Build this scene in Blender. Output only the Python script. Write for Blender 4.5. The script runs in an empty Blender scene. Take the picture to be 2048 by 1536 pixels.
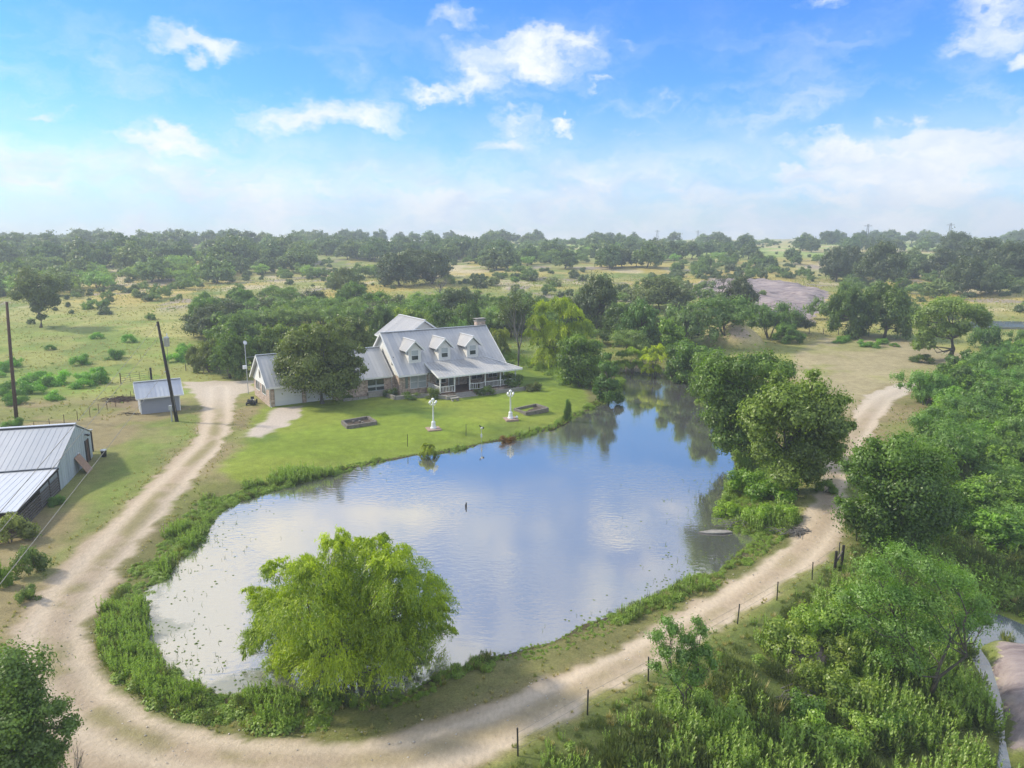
import bpy, math, random
import numpy as np
from mathutils import Vector, Matrix
R = math.radians
scene = bpy.context.scene
# ------------------------------------------------------------------ camera
F, YH, CH = 1421.0, 478.0, 20.0          # focal length and horizon line in photo pixels, flying height
PIT = math.atan((768 - YH) / F)
cd = bpy.data.cameras.new('camera'); cam = bpy.data.objects.new('camera', cd)
scene.collection.objects.link(cam); scene.camera = cam
cam.location = (0, 0, CH); cam.rotation_euler = (R(90) - PIT, 0, 0)
cd.sensor_width = 36; cd.lens = 36 * F / 2048; cd.clip_start = .1; cd.clip_end = 6000
# ------------------------------------------------------------------ sun and sky
SUN = Vector((-0.76, 0.16, 0.63)).normalized()
sd = bpy.data.lights.new('sun', 'SUN'); sun = bpy.data.objects.new('sun', sd)
scene.collection.objects.link(sun)
sd.energy = 3.0; sd.angle = R(5); sd.color = (1, .90, .72)
sun.rotation_euler = SUN.to_track_quat('Z', 'Y').to_euler()
EXPO = 0.60
SKY_STRENGTH = 0.106
HAZE_DENSITY = 0.0007
scene.view_settings.view_transform = 'Standard'; scene.view_settings.look = 'None'
scene.view_settings.exposure = EXPO; scene.view_settings.gamma = 1
cy = scene.cycles
cy.max_bounces = 6; cy.diffuse_bounces = 2; cy.glossy_bounces = 2; cy.transmission_bounces = 3
cy.volume_bounces = 0; cy.transparent_max_bounces = 6; cy.use_adaptive_sampling = True
cy.adaptive_threshold = 0.02; cy.use_denoising = True; cy.denoising_prefilter = 'ACCURATE'; cy.sample_clamp_indirect = 6
cy.caustics_reflective = False; cy.caustics_refractive = False

def pray(x, y):
    a = (x - 1024) / F; b = (768 - y) / F; c, s = math.cos(PIT), math.sin(PIT)
    return np.array((a, c + b * s, -s + b * c))

def azel(x, y, mirror=False):
    r = pray(x, y); z = -r[2] if mirror else r[2]
    return math.atan2(r[0], r[1]), math.atan2(z, math.hypot(r[0], r[1]))

def build_world():
    w = bpy.data.worlds.new('World'); scene.world = w; w.use_nodes = True
    nt = w.node_tree; N = nt.nodes; L = nt.links; N.clear()
    def nd(t, **k):
        n = N.new(t)
        for a, v in k.items(): setattr(n, a, v)
        return n
    def mth(op, a, b=None, c=None, clamp=False):
        n = nd('ShaderNodeMath', operation=op, use_clamp=clamp)
        for i, v in enumerate((a, b, c)):
            if v is None: continue
            if isinstance(v, (int, float)): n.inputs[i].default_value = v
            else: L.new(v, n.inputs[i])
        return n.outputs[0]
    def vm(op, a, b=None, out=0):
        n = nd('ShaderNodeVectorMath', operation=op)
        for i, v in enumerate((a, b)):
            if v is None: continue
            if isinstance(v, tuple): n.inputs[i].default_value = v
            else: L.new(v, n.inputs[i])
        return n.outputs[out]
    def sstep(x, a, b):
        n = nd('ShaderNodeMapRange', interpolation_type='SMOOTHSTEP'); L.new(x, n.inputs[0])
        n.inputs[1].default_value = a; n.inputs[2].default_value = b
        return n.outputs[0]
    def mix(f, a, b):
        n = nd('ShaderNodeMix', data_type='RGBA'); n.clamp_factor = True
        if isinstance(f, (int, float)): n.inputs[0].default_value = f
        else: L.new(f, n.inputs[0])
        for i, v in ((6, a), (7, b)):
            if isinstance(v, tuple): n.inputs[i].default_value = v
            else: L.new(v, n.inputs[i])
        return n.outputs[2]
    sky = nd('ShaderNodeTexSky', sky_type='NISHITA'); sky.sun_disc = False
    sky.sun_elevation = math.asin(SUN.z); sky.sun_rotation = math.atan2(SUN.x, SUN.y)
    sky.air_density = 1.0; sky.dust_density = .5; sky.ozone_density = 2.5; sky.altitude = 100
    tc = nd('ShaderNodeTexCoord').outputs['Generated']
    sx = nd('ShaderNodeSeparateXYZ'); L.new(tc, sx.inputs[0])
    az = mth('ARCTAN2', sx.outputs[0], sx.outputs[1])
    el = mth('ARCSINE', sx.outputs[2])
    cb = nd('ShaderNodeCombineXYZ'); L.new(az, cb.inputs[0]); L.new(el, cb.inputs[1]); P0 = cb.outputs[0]
    def noise(vec, scale, detail, rough=.55, sy=1.0, off=(0, 0, 0), col=False):
        m = nd('ShaderNodeMapping'); L.new(vec, m.inputs[0]); m.inputs['Scale'].default_value = (1, sy, 1)
        m.inputs['Location'].default_value = off
        n = nd('ShaderNodeTexNoise'); L.new(m.outputs[0], n.inputs['Vector'])
        n.inputs['Scale'].default_value = scale; n.inputs['Detail'].default_value = detail
        n.inputs['Roughness'].default_value = rough
        return n.outputs['Color' if col else 'Fac']
    w1 = vm('SCALE', vm('SUBTRACT', noise(P0, 14, 5, .6, 1.6, col=True), (.5, .5, .5)))
    w1.node.inputs['Scale'].default_value = .10
    PW = vm('ADD', P0, w1)
    # clouds: (photo x, photo y, half width, half height, weight) ; the sheet above the photo's top edge is seen mirrored in the pond
    C = [(1040,118,150,40,1),(1065,92,115,26,1),(960,165,80,26,.95),(860,178,62,15,.8),(1165,98,60,28,.7),(1210,160,40,8,.5),(1260,76,45,8,.35),
         (395,92,92,24,1),(375,84,50,18,1),(905,38,46,20,.6),(940,28,24,12,.5),(80,219,44,11,.7),(330,288,100,36,1.0),(350,262,50,22,.9),(300,305,70,20,.9),
         (640,228,170,30,.9),(560,245,90,34,.6),(720,235,100,24,.8),(470,270,60,26,.5),(1020,285,80,34,.85),(1030,252,60,22,.6),(1125,248,33,14,.9),
         (2000,50,75,40,.9),(1960,78,50,20,.7),(2048,115,25,20,.9),(1990,10,60,20,.8),(1780,338,260,46,1.15),(1930,305,190,46,1.25),(1700,385,240,26,.9),(1700,292,120,28,1.1),(1860,288,120,30,1.25),(1990,302,100,34,1.25),(1600,330,90,24,.9),(1640,345,150,32,.9),(1850,375,240,38,.8),(1720,300,90,24,.9),(1560,370,80,16,.7),
         (445,343,72,13,.8),(862,372,40,17,.8),(1090,388,90,24,.85),(1110,376,40,14,.8),(1340,188,80,18,.3),(1440,250,90,26,.3),(1270,270,56,12,.45),(1400,210,40,20,.25),
         (250,370,160,16,.5),(620,350,110,14,.45),(430,430,120,20,.6),(700,440,150,18,.4),(1300,330,70,10,.25),(1720,425,220,26,.7),(1480,430,140,18,.5),(150,310,120,14,.4),(1650,5,40,10,.5)]
    M = None
    for (x, y, rx, ry, wt) in C:
        a, e = azel(x, y); k = 1 / 1500.
        q = vm('LENGTH', vm('MULTIPLY', vm('SUBTRACT', PW, (a, e, 0)), (1 / (rx * k * 1.4), 1 / (ry * k * 1.6), 0)), None, 1)
        f = mth('MULTIPLY_ADD', q, -wt, wt)
        M = f if M is None else mth('MAXIMUM', M, f)
    n2 = noise(PW, 26, 8, .62, 1.7, (3, 1, 0))
    dens = mth('ADD', M, mth('MULTIPLY', mth('SUBTRACT', n2, .5), .9))
    cl = sstep(dens, .03, .95)
    cl = mth('MULTIPLY', cl, .97)
    # thin veil, stronger toward the horizon
    n3 = noise(PW, 7, 7, .6, 2.6, (7, 4, 0))
    veil = mth('MULTIPLY', sstep(n3, .42, .75), sstep(el, .34, .10))
    veil = mth('MULTIPLY', veil, .55)
    low = sstep(el, .19, .02)
    lown = mth('MULTIPLY', mth('MULTIPLY', low, mth('MULTIPLY_ADD', n3, 2.9, -.62), clamp=True), .95)
    lown = mth('MAXIMUM', lown, mth('MULTIPLY', sstep(el, .05, -.005), .9))
    # higher sheet (over the camera's frame)
    H2 = [(330,1290,190,150,1.15),(470,1090,200,110,.9),(560,1010,170,50,.9),(1200,900,190,90,.75),(1330,860,140,60,.7),(800,1010,230,55,.6),(1250,1060,90,40,.8),(960,900,140,40,.6),(1330,1130,100,50,.45),(750,1100,150,60,.4)]
    M2 = None
    for (x, y, rx, ry, wt) in H2:
        a, e = azel(x, y, True); k = 1 / 1500.
        q = vm('LENGTH', vm('MULTIPLY', vm('SUBTRACT', PW, (a, e, 0)), (1 / (rx * k * 1.5), 1 / (ry * k * 1.5), 0)), None, 1)
        f = mth('MULTIPLY_ADD', q, -wt, wt)
        M2 = f if M2 is None else mth('MAXIMUM', M2, f)
    n4 = noise(PW, 5, 6, .55, 1.3, (1, 9, 0))
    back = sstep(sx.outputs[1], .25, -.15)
    hi = sstep(mth('ADD', M2, mth('MULTIPLY', mth('SUBTRACT', n4, .45), 1.1)), -.05, .75)
    hi = mth('MULTIPLY', mth('MAXIMUM', hi, mth('MULTIPLY_ADD', sstep(n4, .40, .62), .55, .22)), sstep(el, .31, .38))
    zen_fill = mth('MULTIPLY', mth('MULTIPLY_ADD', sstep(n4, .35, .6), .3, .6), mth('MAXIMUM', sstep(el, .55, .8), back))  # unseen clouds added overhead and behind the camera for brighter, neutral fill light
    al = mth('MAXIMUM', cl, mth('MAXIMUM', veil, mth('MAXIMUM', lown, mth('MAXIMUM', hi, zen_fill))))
    # cloud tone: bright tops, soft grey undersides
    sh = noise(PW, 11, 5, .55, 2.0, (5, 5, 2))
    cs = nd('ShaderNodeMapRange'); L.new(sh, cs.inputs[0]); cs.inputs[1].default_value = .3; cs.inputs[2].default_value = .62
    ccol = mix(cs.outputs[0], (4.7, 5.5, 6.7, 1), (6.9, 7.0, 7.1, 1))
    hs = nd('ShaderNodeHueSaturation'); L.new(sky.outputs[0], hs.inputs['Color'])
    hs.inputs['Saturation'].default_value = 1.32; hs.inputs['Value'].default_value = 1.12
    tint = mix(1.0, hs.outputs[0], (.50, .86, 1.30, 1)); tint.node.blend_type = 'MULTIPLY'
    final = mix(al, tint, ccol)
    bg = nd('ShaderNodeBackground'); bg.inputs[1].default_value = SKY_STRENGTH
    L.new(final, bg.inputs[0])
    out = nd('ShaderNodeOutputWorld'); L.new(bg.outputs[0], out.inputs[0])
    w.cycles.sampling_method = 'MANUAL'; w.cycles.sample_map_resolution = 512
build_world()

# ------------------------------------------------------------------ numeric helpers
rng = np.random.default_rng(11)
random.seed(5)
def G(x, y, z=0.):
    r = pray(x, y); t = (z - CH) / r[2]
    return (r[0] * t, r[1] * t)
def hash2(ix, iy, seed):
    h = (ix.astype(np.int64) * 374761393 + iy.astype(np.int64) * 668265263 + seed * 974711) & 0xffffffff
    h = ((h ^ (h >> 13)) * 1274126177) & 0xffffffff
    return ((h ^ (h >> 16)) & 0xffff) / 65535.
def vnoise(x, y, seed=0):
    x = np.asarray(x, float); y = np.asarray(y, float)
    ix = np.floor(x); iy = np.floor(y); fx = x - ix; fy = y - iy
    fx = fx * fx * (3 - 2 * fx); fy = fy * fy * (3 - 2 * fy)
    a = hash2(ix, iy, seed); b = hash2(ix + 1, iy, seed); c = hash2(ix, iy + 1, seed); d = hash2(ix + 1, iy + 1, seed)
    return (a * (1 - fx) + b * fx) * (1 - fy) + (c * (1 - fx) + d * fx) * fy
def fbm(x, y, seed=0, oct=4):
    s = 0; a = .5; t = 0
    for i in range(oct):
        s = s + a * vnoise(x * 2 ** i, y * 2 ** i, seed + i * 17); t += a; a *= .55
    return s / t
def sst(x, a, b):
    t = np.clip((np.asarray(x, float) - a) / (b - a), 0, 1); return t * t * (3 - 2 * t)
def seg_dist(px, py, P, closed=True):
    P = np.asarray(P, float); n = len(P); d = np.full(np.shape(px), 1e9)
    for i in range(n if closed else n - 1):
        a = P[i]; b = P[(i + 1) % n]; e = b - a; l2 = max(e @ e, 1e-9)
        t = np.clip(((px - a[0]) * e[0] + (py - a[1]) * e[1]) / l2, 0, 1)
        d = np.minimum(d, np.hypot(px - a[0] - t * e[0], py - a[1] - t * e[1]))
    return d
def inside(px, py, P):
    P = np.asarray(P, float); n = len(P); c = np.zeros(np.shape(px), bool)
    for i in range(n):
        x1, y1 = P[i]; x2, y2 = P[(i + 1) % n]
        if y1 == y2: continue
        c ^= ((y1 > py) != (y2 > py)) & (px < (x2 - x1) * (py - y1) / (y2 - y1) + x1)
    return c
def sdist(px, py, P):                      # positive inside
    px = np.asarray(px, float); py = np.asarray(py, float)
    out = np.full(px.shape, -60.)
    P = np.asarray(P, float); lo = P.min(0) - 30; hi = P.max(0) + 30
    m = (px > lo[0]) & (px < hi[0]) & (py > lo[1]) & (py < hi[1])
    if m.any():
        d = seg_dist(px[m], py[m], P); out[m] = np.where(inside(px[m], py[m], P), d, -d)
    return out
WATER = -0.7
def GP(pts, z=0.): return [G(x, y, z) for x, y in pts]
POND = GP([(280,1290),(284,1230),(310,1170),(340,1130),(395,1085),(420,1040),(470,1005),(530,985),(600,965),(680,945),(760,925),(830,913),(870,909),(940,896),(1000,883),(1060,871),(1110,857),(1140,840),(1175,822),(1210,802),(1240,778),(1248,757),(1222,746),(1130,743),(1100,736),(1120,728),(1240,730),(1290,732),(1345,742),(1395,775),(1440,830),(1472,900),(1485,945),(1462,985),(1452,1010),(1440,1040),(1468,1064),(1505,1068),(1517,1082),(1490,1102),(1440,1130),(1380,1165),(1300,1203),(1200,1240),(1110,1272),(1050,1292),(960,1322),(880,1347),(800,1377),(700,1397),(600,1402),(520,1402),(450,1398),(400,1385),(350,1355),(300,1322)], WATER)
ROAD_OUT = [(365,763),(390,785),(405,815),(400,870),(350,920),(300,965),(250,1015),(200,1062),(150,1108),(100,1158),(60,1208),(34,1260),(32,1300),(48,1360),(75,1440),(95,1536),(100,1700),(700,1760)]
ROAD_LOW = [(930,1545),(1010,1492),(1100,1442),(1180,1396),(1250,1360),(1310,1322),(1380,1282),(1440,1243),(1500,1206),(1560,1172),(1600,1147),(1650,1110),(1690,1070),(1700,1030),(1694,990),(1684,950),(1692,915),(1730,880),(1762,840),(1790,802),(1820,782),(1850,770)]
ROAD_IN = [(1845,760),(1790,768),(1740,788),(1712,818),(1704,860),(1688,900),(1655,930),(1645,970),(1625,1010),(1590,1060),(1540,1100),(1480,1140),(1420,1180),(1340,1225),(1260,1265),(1200,1300),(1120,1340),(1040,1375),(940,1410),(840,1438),(720,1458),(600,1466),(480,1460),(400,1446),(320,1418),(260,1383),(210,1340),(180,1290),(175,1230),(195,1190),(235,1130),(290,1065),(340,1010),(382,960),(432,905),(462,850),(466,810),(480,790),(506,784),(508,762)]
ROAD = GP(ROAD_OUT + ROAD_LOW + ROAD_IN)
DRIVE = GP([(488,874),(515,852),(540,838),(552,816),(606,812),(602,832),(570,855),(520,876)])
CENTER = GP([(435,775),(437,840),(420,890),(370,940),(310,1000),(255,1060),(200,1120),(145,1180),(110,1250),(108,1320),(150,1390),(240,1450),(400,1500),(600,1520),(800,1512),(1000,1455),(1200,1352),(1400,1240),(1550,1140),(1650,1040),(1668,950),(1700,880),(1760,798),(1835,765)])
LOW = GP([(700,1760),(930,1545)]) + GP(ROAD_LOW[1:17]) + [(44, 72), (62, 78), (110, 80), (110, 0), (-4, 0)]
CREEK = GP([(1925,1232),(1960,1222),(2000,1228),(2052,1250),(2200,1290),(2200,1400),(2052,1292),(1992,1282),(1962,1296),(1985,1330),(2008,1400),(2014,1480),(2035,1580),(1985,1580),(1996,1480),(1985,1420),(1960,1352),(1932,1300),(1902,1265)], -3.0)
CREEK_Z = -3.0
ROCKS = [GP(p, -2.9) for p in ([(1990,1290),(2060,1300),(2140,1400),(2060,1440),(2018,1400),(2000,1340)], [(2022,1400),(2060,1410),(2140,1560),(2040,1500)])]
ROCKS += [GP([(1575,1345),(1610,1312),(1650,1320),(1662,1350),(1620,1365),(1590,1385),(1572,1385)], -1.5)]
MOUND = G(1466, 697)
PROFY = [0, 112, 120, 145, 190, 250, 350, 450, 600, 800, 1100, 1600]
PROFZ = [0, 0, .5, 2.0, 3.7, 5.6, 9.7, 13, 16.4, 17.3, 17.6, 18]
def hfun(x, y):
    x = np.asarray(x, float); y = np.asarray(y, float)
    z = np.interp(y, PROFY, PROFZ)
    z = z + sst(y, 125, 260) * (fbm(x / 60, y / 60, 3, 3) - .5) * 3.0
    z = z + sst(y, 900, 1400) * sst(x, 100, 700) * 12 * fbm(x / 260, y / 260, 9, 2)
    z = z + (fbm(x / 5, y / 5, 21, 2) - .5) * .10
    near = (y < 125)
    if np.any(near):
        d = np.where(near, sdist(x, y, POND), -60)
        jit = (fbm(x / 2.2, y / 2.2, 31, 3) - .5) * 1.6
        d2 = d + jit
        z = np.where(d > -8, z + (-.62) * sst(d2, -6.5, -.6), z)
        z = np.where(d2 > -.6, z - .6 * sst(d2, -.6, 1.6), z)
        dl = np.where(near, sdist(x, y, LOW), -60)
        f = 1 - sst(y, 60, 80)
        z = z - 2.5 * sst(dl, 1.0, 11) * f + sst(dl, 6, 14) * f * (fbm(x / 6, y / 6, 77, 2) - .5) * .8
        dc = np.where(near, sdist(x, y, CREEK), -60)
        z = np.where(dc > -6, z * (1 - sst(dc, -5, -.6)) + np.minimum(z, -2.72) * sst(dc, -5, -.6) - .5 * sst(dc, -.45, .5), z)
    for rp in ROCKS:
        dr = sdist(x, y, rp); z = z + .32 * sst(dr, -.5, .7)
    dm = np.hypot((x - MOUND[0]) / 5.6, (y - MOUND[1]) / 6)
    z = z + 3.5 * np.clip(1 - dm * dm, 0, 1) ** .9
    return z
def hz(x, y): return float(hfun(np.array([x]), np.array([y]))[0])
TS = np.concatenate([np.arange(14, 140, .35), np.geomspace(140, 1500, 700)])
def at(px, py):                            # ground point seen at a photo pixel
    r = pray(px, py); t = TS / r[1]; x = r[0] * t; y = TS; z = CH + r[2] * t
    g = hfun(x, y); k = np.nonzero(z <= g)[0]
    if len(k) == 0: return None
    k = k[0]
    if k == 0: return (float(x[0]), float(y[0]), float(g[0]))
    a = (z[k-1] - g[k-1]); b = (g[k] - z[k]); f = a / (a + b + 1e-9)
    X = x[k-1] * (1 - f) + x[k] * f; Y = y[k-1] * (1 - f) + y[k] * f
    return (float(X), float(Y), hz(X, Y))
def ztop(py, Y):                           # height of the ray through row py at distance Y
    r = pray(1024, py); return CH + r[2] / r[1] * Y
def depth(P): return P[1] * math.cos(PIT) + (CH - P[2]) * math.sin(PIT)
def proj(P):
    d = depth(P); u = P[1] * math.sin(PIT) + (P[2] - CH) * math.cos(PIT)
    return 1024 + F * P[0] / d, 768 - F * u / d

# ------------------------------------------------------------------ materials
MAT = {}
def mat(name, col=(.5, .5, .5), rough=.7, metal=0., nscale=0, namt=.15, bump=0., bscale=20., spec=.5, coords='Object', stretch=(1, 1, 1), col2=None):
    if name in MAT: return MAT[name]
    m = bpy.data.materials.new(name); m.use_nodes = True; nt = m.node_tree; N = nt.nodes; L = nt.links
    b = N['Principled BSDF']; b.inputs['Roughness'].default_value = rough; b.inputs['Metallic'].default_value = metal
    b.inputs['Specular IOR Level'].default_value = spec
    tc = N.new('ShaderNodeTexCoord'); mp = N.new('ShaderNodeMapping'); L.new(tc.outputs[coords], mp.inputs[0]); mp.inputs['Scale'].default_value = stretch
    n = N.new('ShaderNodeTexNoise'); L.new(mp.outputs[0], n.inputs['Vector']); n.inputs['Scale'].default_value = nscale or 3; n.inputs['Detail'].default_value = 6
    mx = N.new('ShaderNodeMix'); mx.data_type = 'RGBA'
    r = N.new('ShaderNodeMapRange'); L.new(n.outputs['Fac'], r.inputs[0]); r.inputs[1].default_value = .3; r.inputs[2].default_value = .7; L.new(r.outputs[0], mx.inputs[0])
    c2 = col2 or tuple(c * (1 - namt * 2) for c in col)
    mx.inputs[6].default_value = (*col, 1) if len(col) == 3 else col; mx.inputs[7].default_value = (*c2, 1)
    L.new(mx.outputs[2], b.inputs['Base Color'])
    if bump:
        n2 = N.new('ShaderNodeTexNoise'); L.new(mp.outputs[0], n2.inputs['Vector']); n2.inputs['Scale'].default_value = bscale; n2.inputs['Detail'].default_value = 4
        bp = N.new('ShaderNodeBump'); bp.inputs['Strength'].default_value = bump; bp.inputs['Distance'].default_value = .03
        L.new(n2.outputs['Fac'], bp.inputs['Height']); L.new(bp.outputs[0], b.inputs['Normal'])
    MAT[name] = m; return m
def leafmat(name, c1, c2, trans=.35, sat=1.0):
    """leaf colour runs from c1 to c2 with the per-leaf tone, times the object's own tint"""
    m = bpy.data.materials.new(name); m.use_nodes = True; nt = m.node_tree; N = nt.nodes; L = nt.links; N.clear()
    at_ = N.new('ShaderNodeAttribute'); at_.attribute_name = 'tone'
    mx = N.new('ShaderNodeMix'); mx.data_type = 'RGBA'; L.new(at_.outputs['Fac'], mx.inputs[0])
    mx.inputs[6].default_value = (*c1, 1); mx.inputs[7].default_value = (*c2, 1)
    oi = N.new('ShaderNodeObjectInfo')
    m2 = N.new('ShaderNodeMix'); m2.data_type = 'RGBA'; m2.blend_type = 'MULTIPLY'; m2.inputs[0].default_value = 1
    L.new(mx.outputs[2], m2.inputs[6]); L.new(oi.outputs['Color'], m2.inputs[7])
    d = N.new('ShaderNodeBsdfDiffuse'); t = N.new('ShaderNodeBsdfTranslucent'); g = N.new('ShaderNodeBsdfGlossy'); g.inputs['Roughness'].default_value = .45
    g.inputs['Color'].default_value = (1, 1, 1, 1)
    L.new(m2.outputs[2], d.inputs[0])
    m3 = N.new('ShaderNodeMix'); m3.data_type = 'RGBA'; m3.blend_type = 'MULTIPLY'; m3.inputs[0].default_value = 1
    L.new(m2.outputs[2], m3.inputs[6]); m3.inputs[7].default_value = (1.25, 1.35, .55, 1); L.new(m3.outputs[2], t.inputs[0])
    s = N.new('ShaderNodeMixShader'); s.inputs[0].default_value = trans; L.new(d.outputs[0], s.inputs[1]); L.new(t.outputs[0], s.inputs[2])
    s2 = N.new('ShaderNodeMixShader'); s2.inputs[0].default_value = .035; L.new(s.outputs[0], s2.inputs[1]); L.new(g.outputs[0], s2.inputs[2])
    o = N.new('ShaderNodeOutputMaterial'); L.new(s2.outputs[0], o.inputs[0])
    MAT[name] = m; return m
leafmat('oak_leaf', (.07, .105, .028), (.20, .25, .07), .34)
leafmat('mesquite_leaf', (.12, .175, .034), (.32, .42, .10), .44)
leafmat('elm_leaf', (.085, .135, .020), (.28, .37, .055), .42)
leafmat('willow_leaf', (.09, .16, .012), (.34, .44, .03), .48)
leafmat('weed_leaf', (.11, .21, .02), (.36, .50, .07), .46)
leafmat('grass_blade', (.17, .22, .04), (.36, .38, .11), .35)
leafmat('dry_blade', (.38, .33, .13), (.58, .50, .24), .3)
leafmat('red_leaf', (.07, .035, .03), (.13, .08, .05), .2)
mat('bark', (.13, .11, .09), .9, nscale=6, bump=.6, bscale=12)
mat('grey_bark', (.19, .18, .165), .9, nscale=6, bump=.5)
mat('creosote_wood', (.028, .022, .018), .85, nscale=8, namt=.3, bump=.3)
mat('brown_wood', (.10, .055, .035), .85, nscale=5, namt=.25, bump=.3, stretch=(3, 3, .4))
mat('grey_wood', (.17, .145, .12), .9, nscale=5, namt=.25, bump=.3)
mat('white_paint', (.78, .79, .78), .55, nscale=3, namt=.04)
mat('lamp_white', (.80, .82, .83), .4, nscale=3, namt=.04)
mat('globe_glass', (.86, .86, .84), .25, nscale=2, namt=.02)
mat('concrete', (.36, .34, .31), .9, nscale=4, namt=.18, bump=.3)
mat('pink_stone', (.42, .30, .25), .9, nscale=5, namt=.15, bump=.3)
mat('pale_stone', (.66, .60, .52), .95, nscale=1.2, namt=.25)
mat('timber', (.24, .215, .185), .9, nscale=4, namt=.25, bump=.3)
mat('glass_dark', (.035, .05, .055), .08, nscale=2, namt=.2, spec=.9)
mat('blind', (.42, .46, .47), .6, nscale=2, namt=.05)
mat('door_green', (.22, .26, .23), .6, nscale=2)
mat('galv', (.52, .55, .58), .45, .35, nscale=3, namt=.1)
mat('black_plastic', (.015, .015, .017), .5, nscale=4)
mat('plywood', (.42, .26, .17), .8, nscale=4, namt=.15)
mat('dark_metal', (.05, .05, .05), .5, .3, nscale=5)
mat('rust', (.14, .075, .045), .9, nscale=6, namt=.3)
mat('wire', (.30, .28, .22), .6)
mat('soil', (.10, .075, .05), .95, nscale=3, namt=.25)
mat('red_paint', (.35, .04, .03), .4)

def brick_mat():
    m = bpy.data.materials.new('brick'); m.use_nodes = True; nt = m.node_tree; N = nt.nodes; L = nt.links; b = N['Principled BSDF']
    tc = N.new('ShaderNodeTexCoord'); sx = N.new('ShaderNodeSeparateXYZ'); L.new(tc.outputs['Object'], sx.inputs[0])
    ad = N.new('ShaderNodeMath'); L.new(sx.outputs[0], ad.inputs[0]); L.new(sx.outputs[1], ad.inputs[1])
    cb = N.new('ShaderNodeCombineXYZ'); L.new(ad.outputs[0], cb.inputs[0]); L.new(sx.outputs[2], cb.inputs[1])
    br = N.new('ShaderNodeTexBrick'); L.new(cb.outputs[0], br.inputs['Vector']); br.inputs['Scale'].default_value = 1
    br.inputs['Brick Width'].default_value = .42; br.inputs['Row Height'].default_value = .16; br.inputs['Mortar Size'].default_value = .012
    br.inputs['Color1'].default_value = (.50, .39, .31, 1); br.inputs['Color2'].default_value = (.33, .22, .165, 1); br.inputs['Mortar'].default_value = (.50, .46, .41, 1)
    n = N.new('ShaderNodeTexNoise'); n.inputs['Scale'].default_value = 3.5; n.inputs['Detail'].default_value = 5; L.new(tc.outputs['Object'], n.inputs['Vector'])
    r = N.new('ShaderNodeMapRange'); L.new(n.outputs['Fac'], r.inputs[0]); r.inputs[1].default_value = .35; r.inputs[2].default_value = .65; r.inputs[3].default_value = .75; r.inputs[4].default_value = 1.35
    mx = N.new('ShaderNodeVectorMath'); mx.operation = 'SCALE'; L.new(br.outputs[0], mx.inputs[0]); L.new(r.outputs[0], mx.inputs['Scale'])
    L.new(mx.outputs[0], b.inputs['Base Color']); b.inputs['Roughness'].default_value = .9
    MAT['brick'] = m
brick_mat()
def panel_mat(name, c1, c2, width, axis=0, rough=.42, metal=.25, vert=False):
    """sheet metal: each panel across the given axis has a slightly different tone, streaked along its length"""
    m = bpy.data.materials.new(name); m.use_nodes = True; nt = m.node_tree; N = nt.nodes; L = nt.links; b = N['Principled BSDF']
    tc = N.new('ShaderNodeTexCoord'); sx = N.new('ShaderNodeSeparateXYZ'); L.new(tc.outputs['Object'], sx.inputs[0])
    d = N.new('ShaderNodeMath'); d.operation = 'DIVIDE'; L.new(sx.outputs[axis], d.inputs[0]); d.inputs[1].default_value = width
    fl = N.new('ShaderNodeMath'); fl.operation = 'FLOOR'; L.new(d.outputs[0], fl.inputs[0])
    wn = N.new('ShaderNodeTexWhiteNoise'); wn.noise_dimensions = '1D'; L.new(fl.outputs[0], wn.inputs['W'])
    n = N.new('ShaderNodeTexNoise'); n.inputs['Scale'].default_value = .9; n.inputs['Detail'].default_value = 7; L.new(tc.outputs['Object'], n.inputs['Vector'])
    ad = N.new('ShaderNodeMath'); ad.operation = 'MULTIPLY_ADD'; L.new(n.outputs['Fac'], ad.inputs[0]); ad.inputs[1].default_value = .8; L.new(wn.outputs[0], ad.inputs[2])
    r = N.new('ShaderNodeMapRange'); L.new(ad.outputs[0], r.inputs[0]); r.inputs[1].default_value = .1; r.inputs[2].default_value = 1.6
    mx = N.new('ShaderNodeMix'); mx.data_type = 'RGBA'; L.new(r.outputs[0], mx.inputs[0]); mx.inputs[6].default_value = (*c1, 1); mx.inputs[7].default_value = (*c2, 1)
    L.new(mx.outputs[2], b.inputs['Base Color']); b.inputs['Roughness'].default_value = rough; b.inputs['Metallic'].default_value = metal
    MAT[name] = m
panel_mat('roof_metal', (.36, .38, .42), (.56, .555, .55), .9)
panel_mat('roof_metal_side', (.40, .405, .42), (.54, .53, .52), .9, 1)
panel_mat('porch_metal', (.36, .38, .41), (.57, .555, .53), .9)
panel_mat('barn_metal', (.60, .62, .65), (.72, .73, .74), .9)
panel_mat('barn_roof_grey', (.40, .425, .46), (.55, .56, .58), .9)
panel_mat('shed_metal', (.46, .49, .56), (.62, .65, .70), .9)
panel_mat('barn_wall', (.40, .45, .47), (.54, .59, .60), .55, 1, .6, .1)
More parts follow.
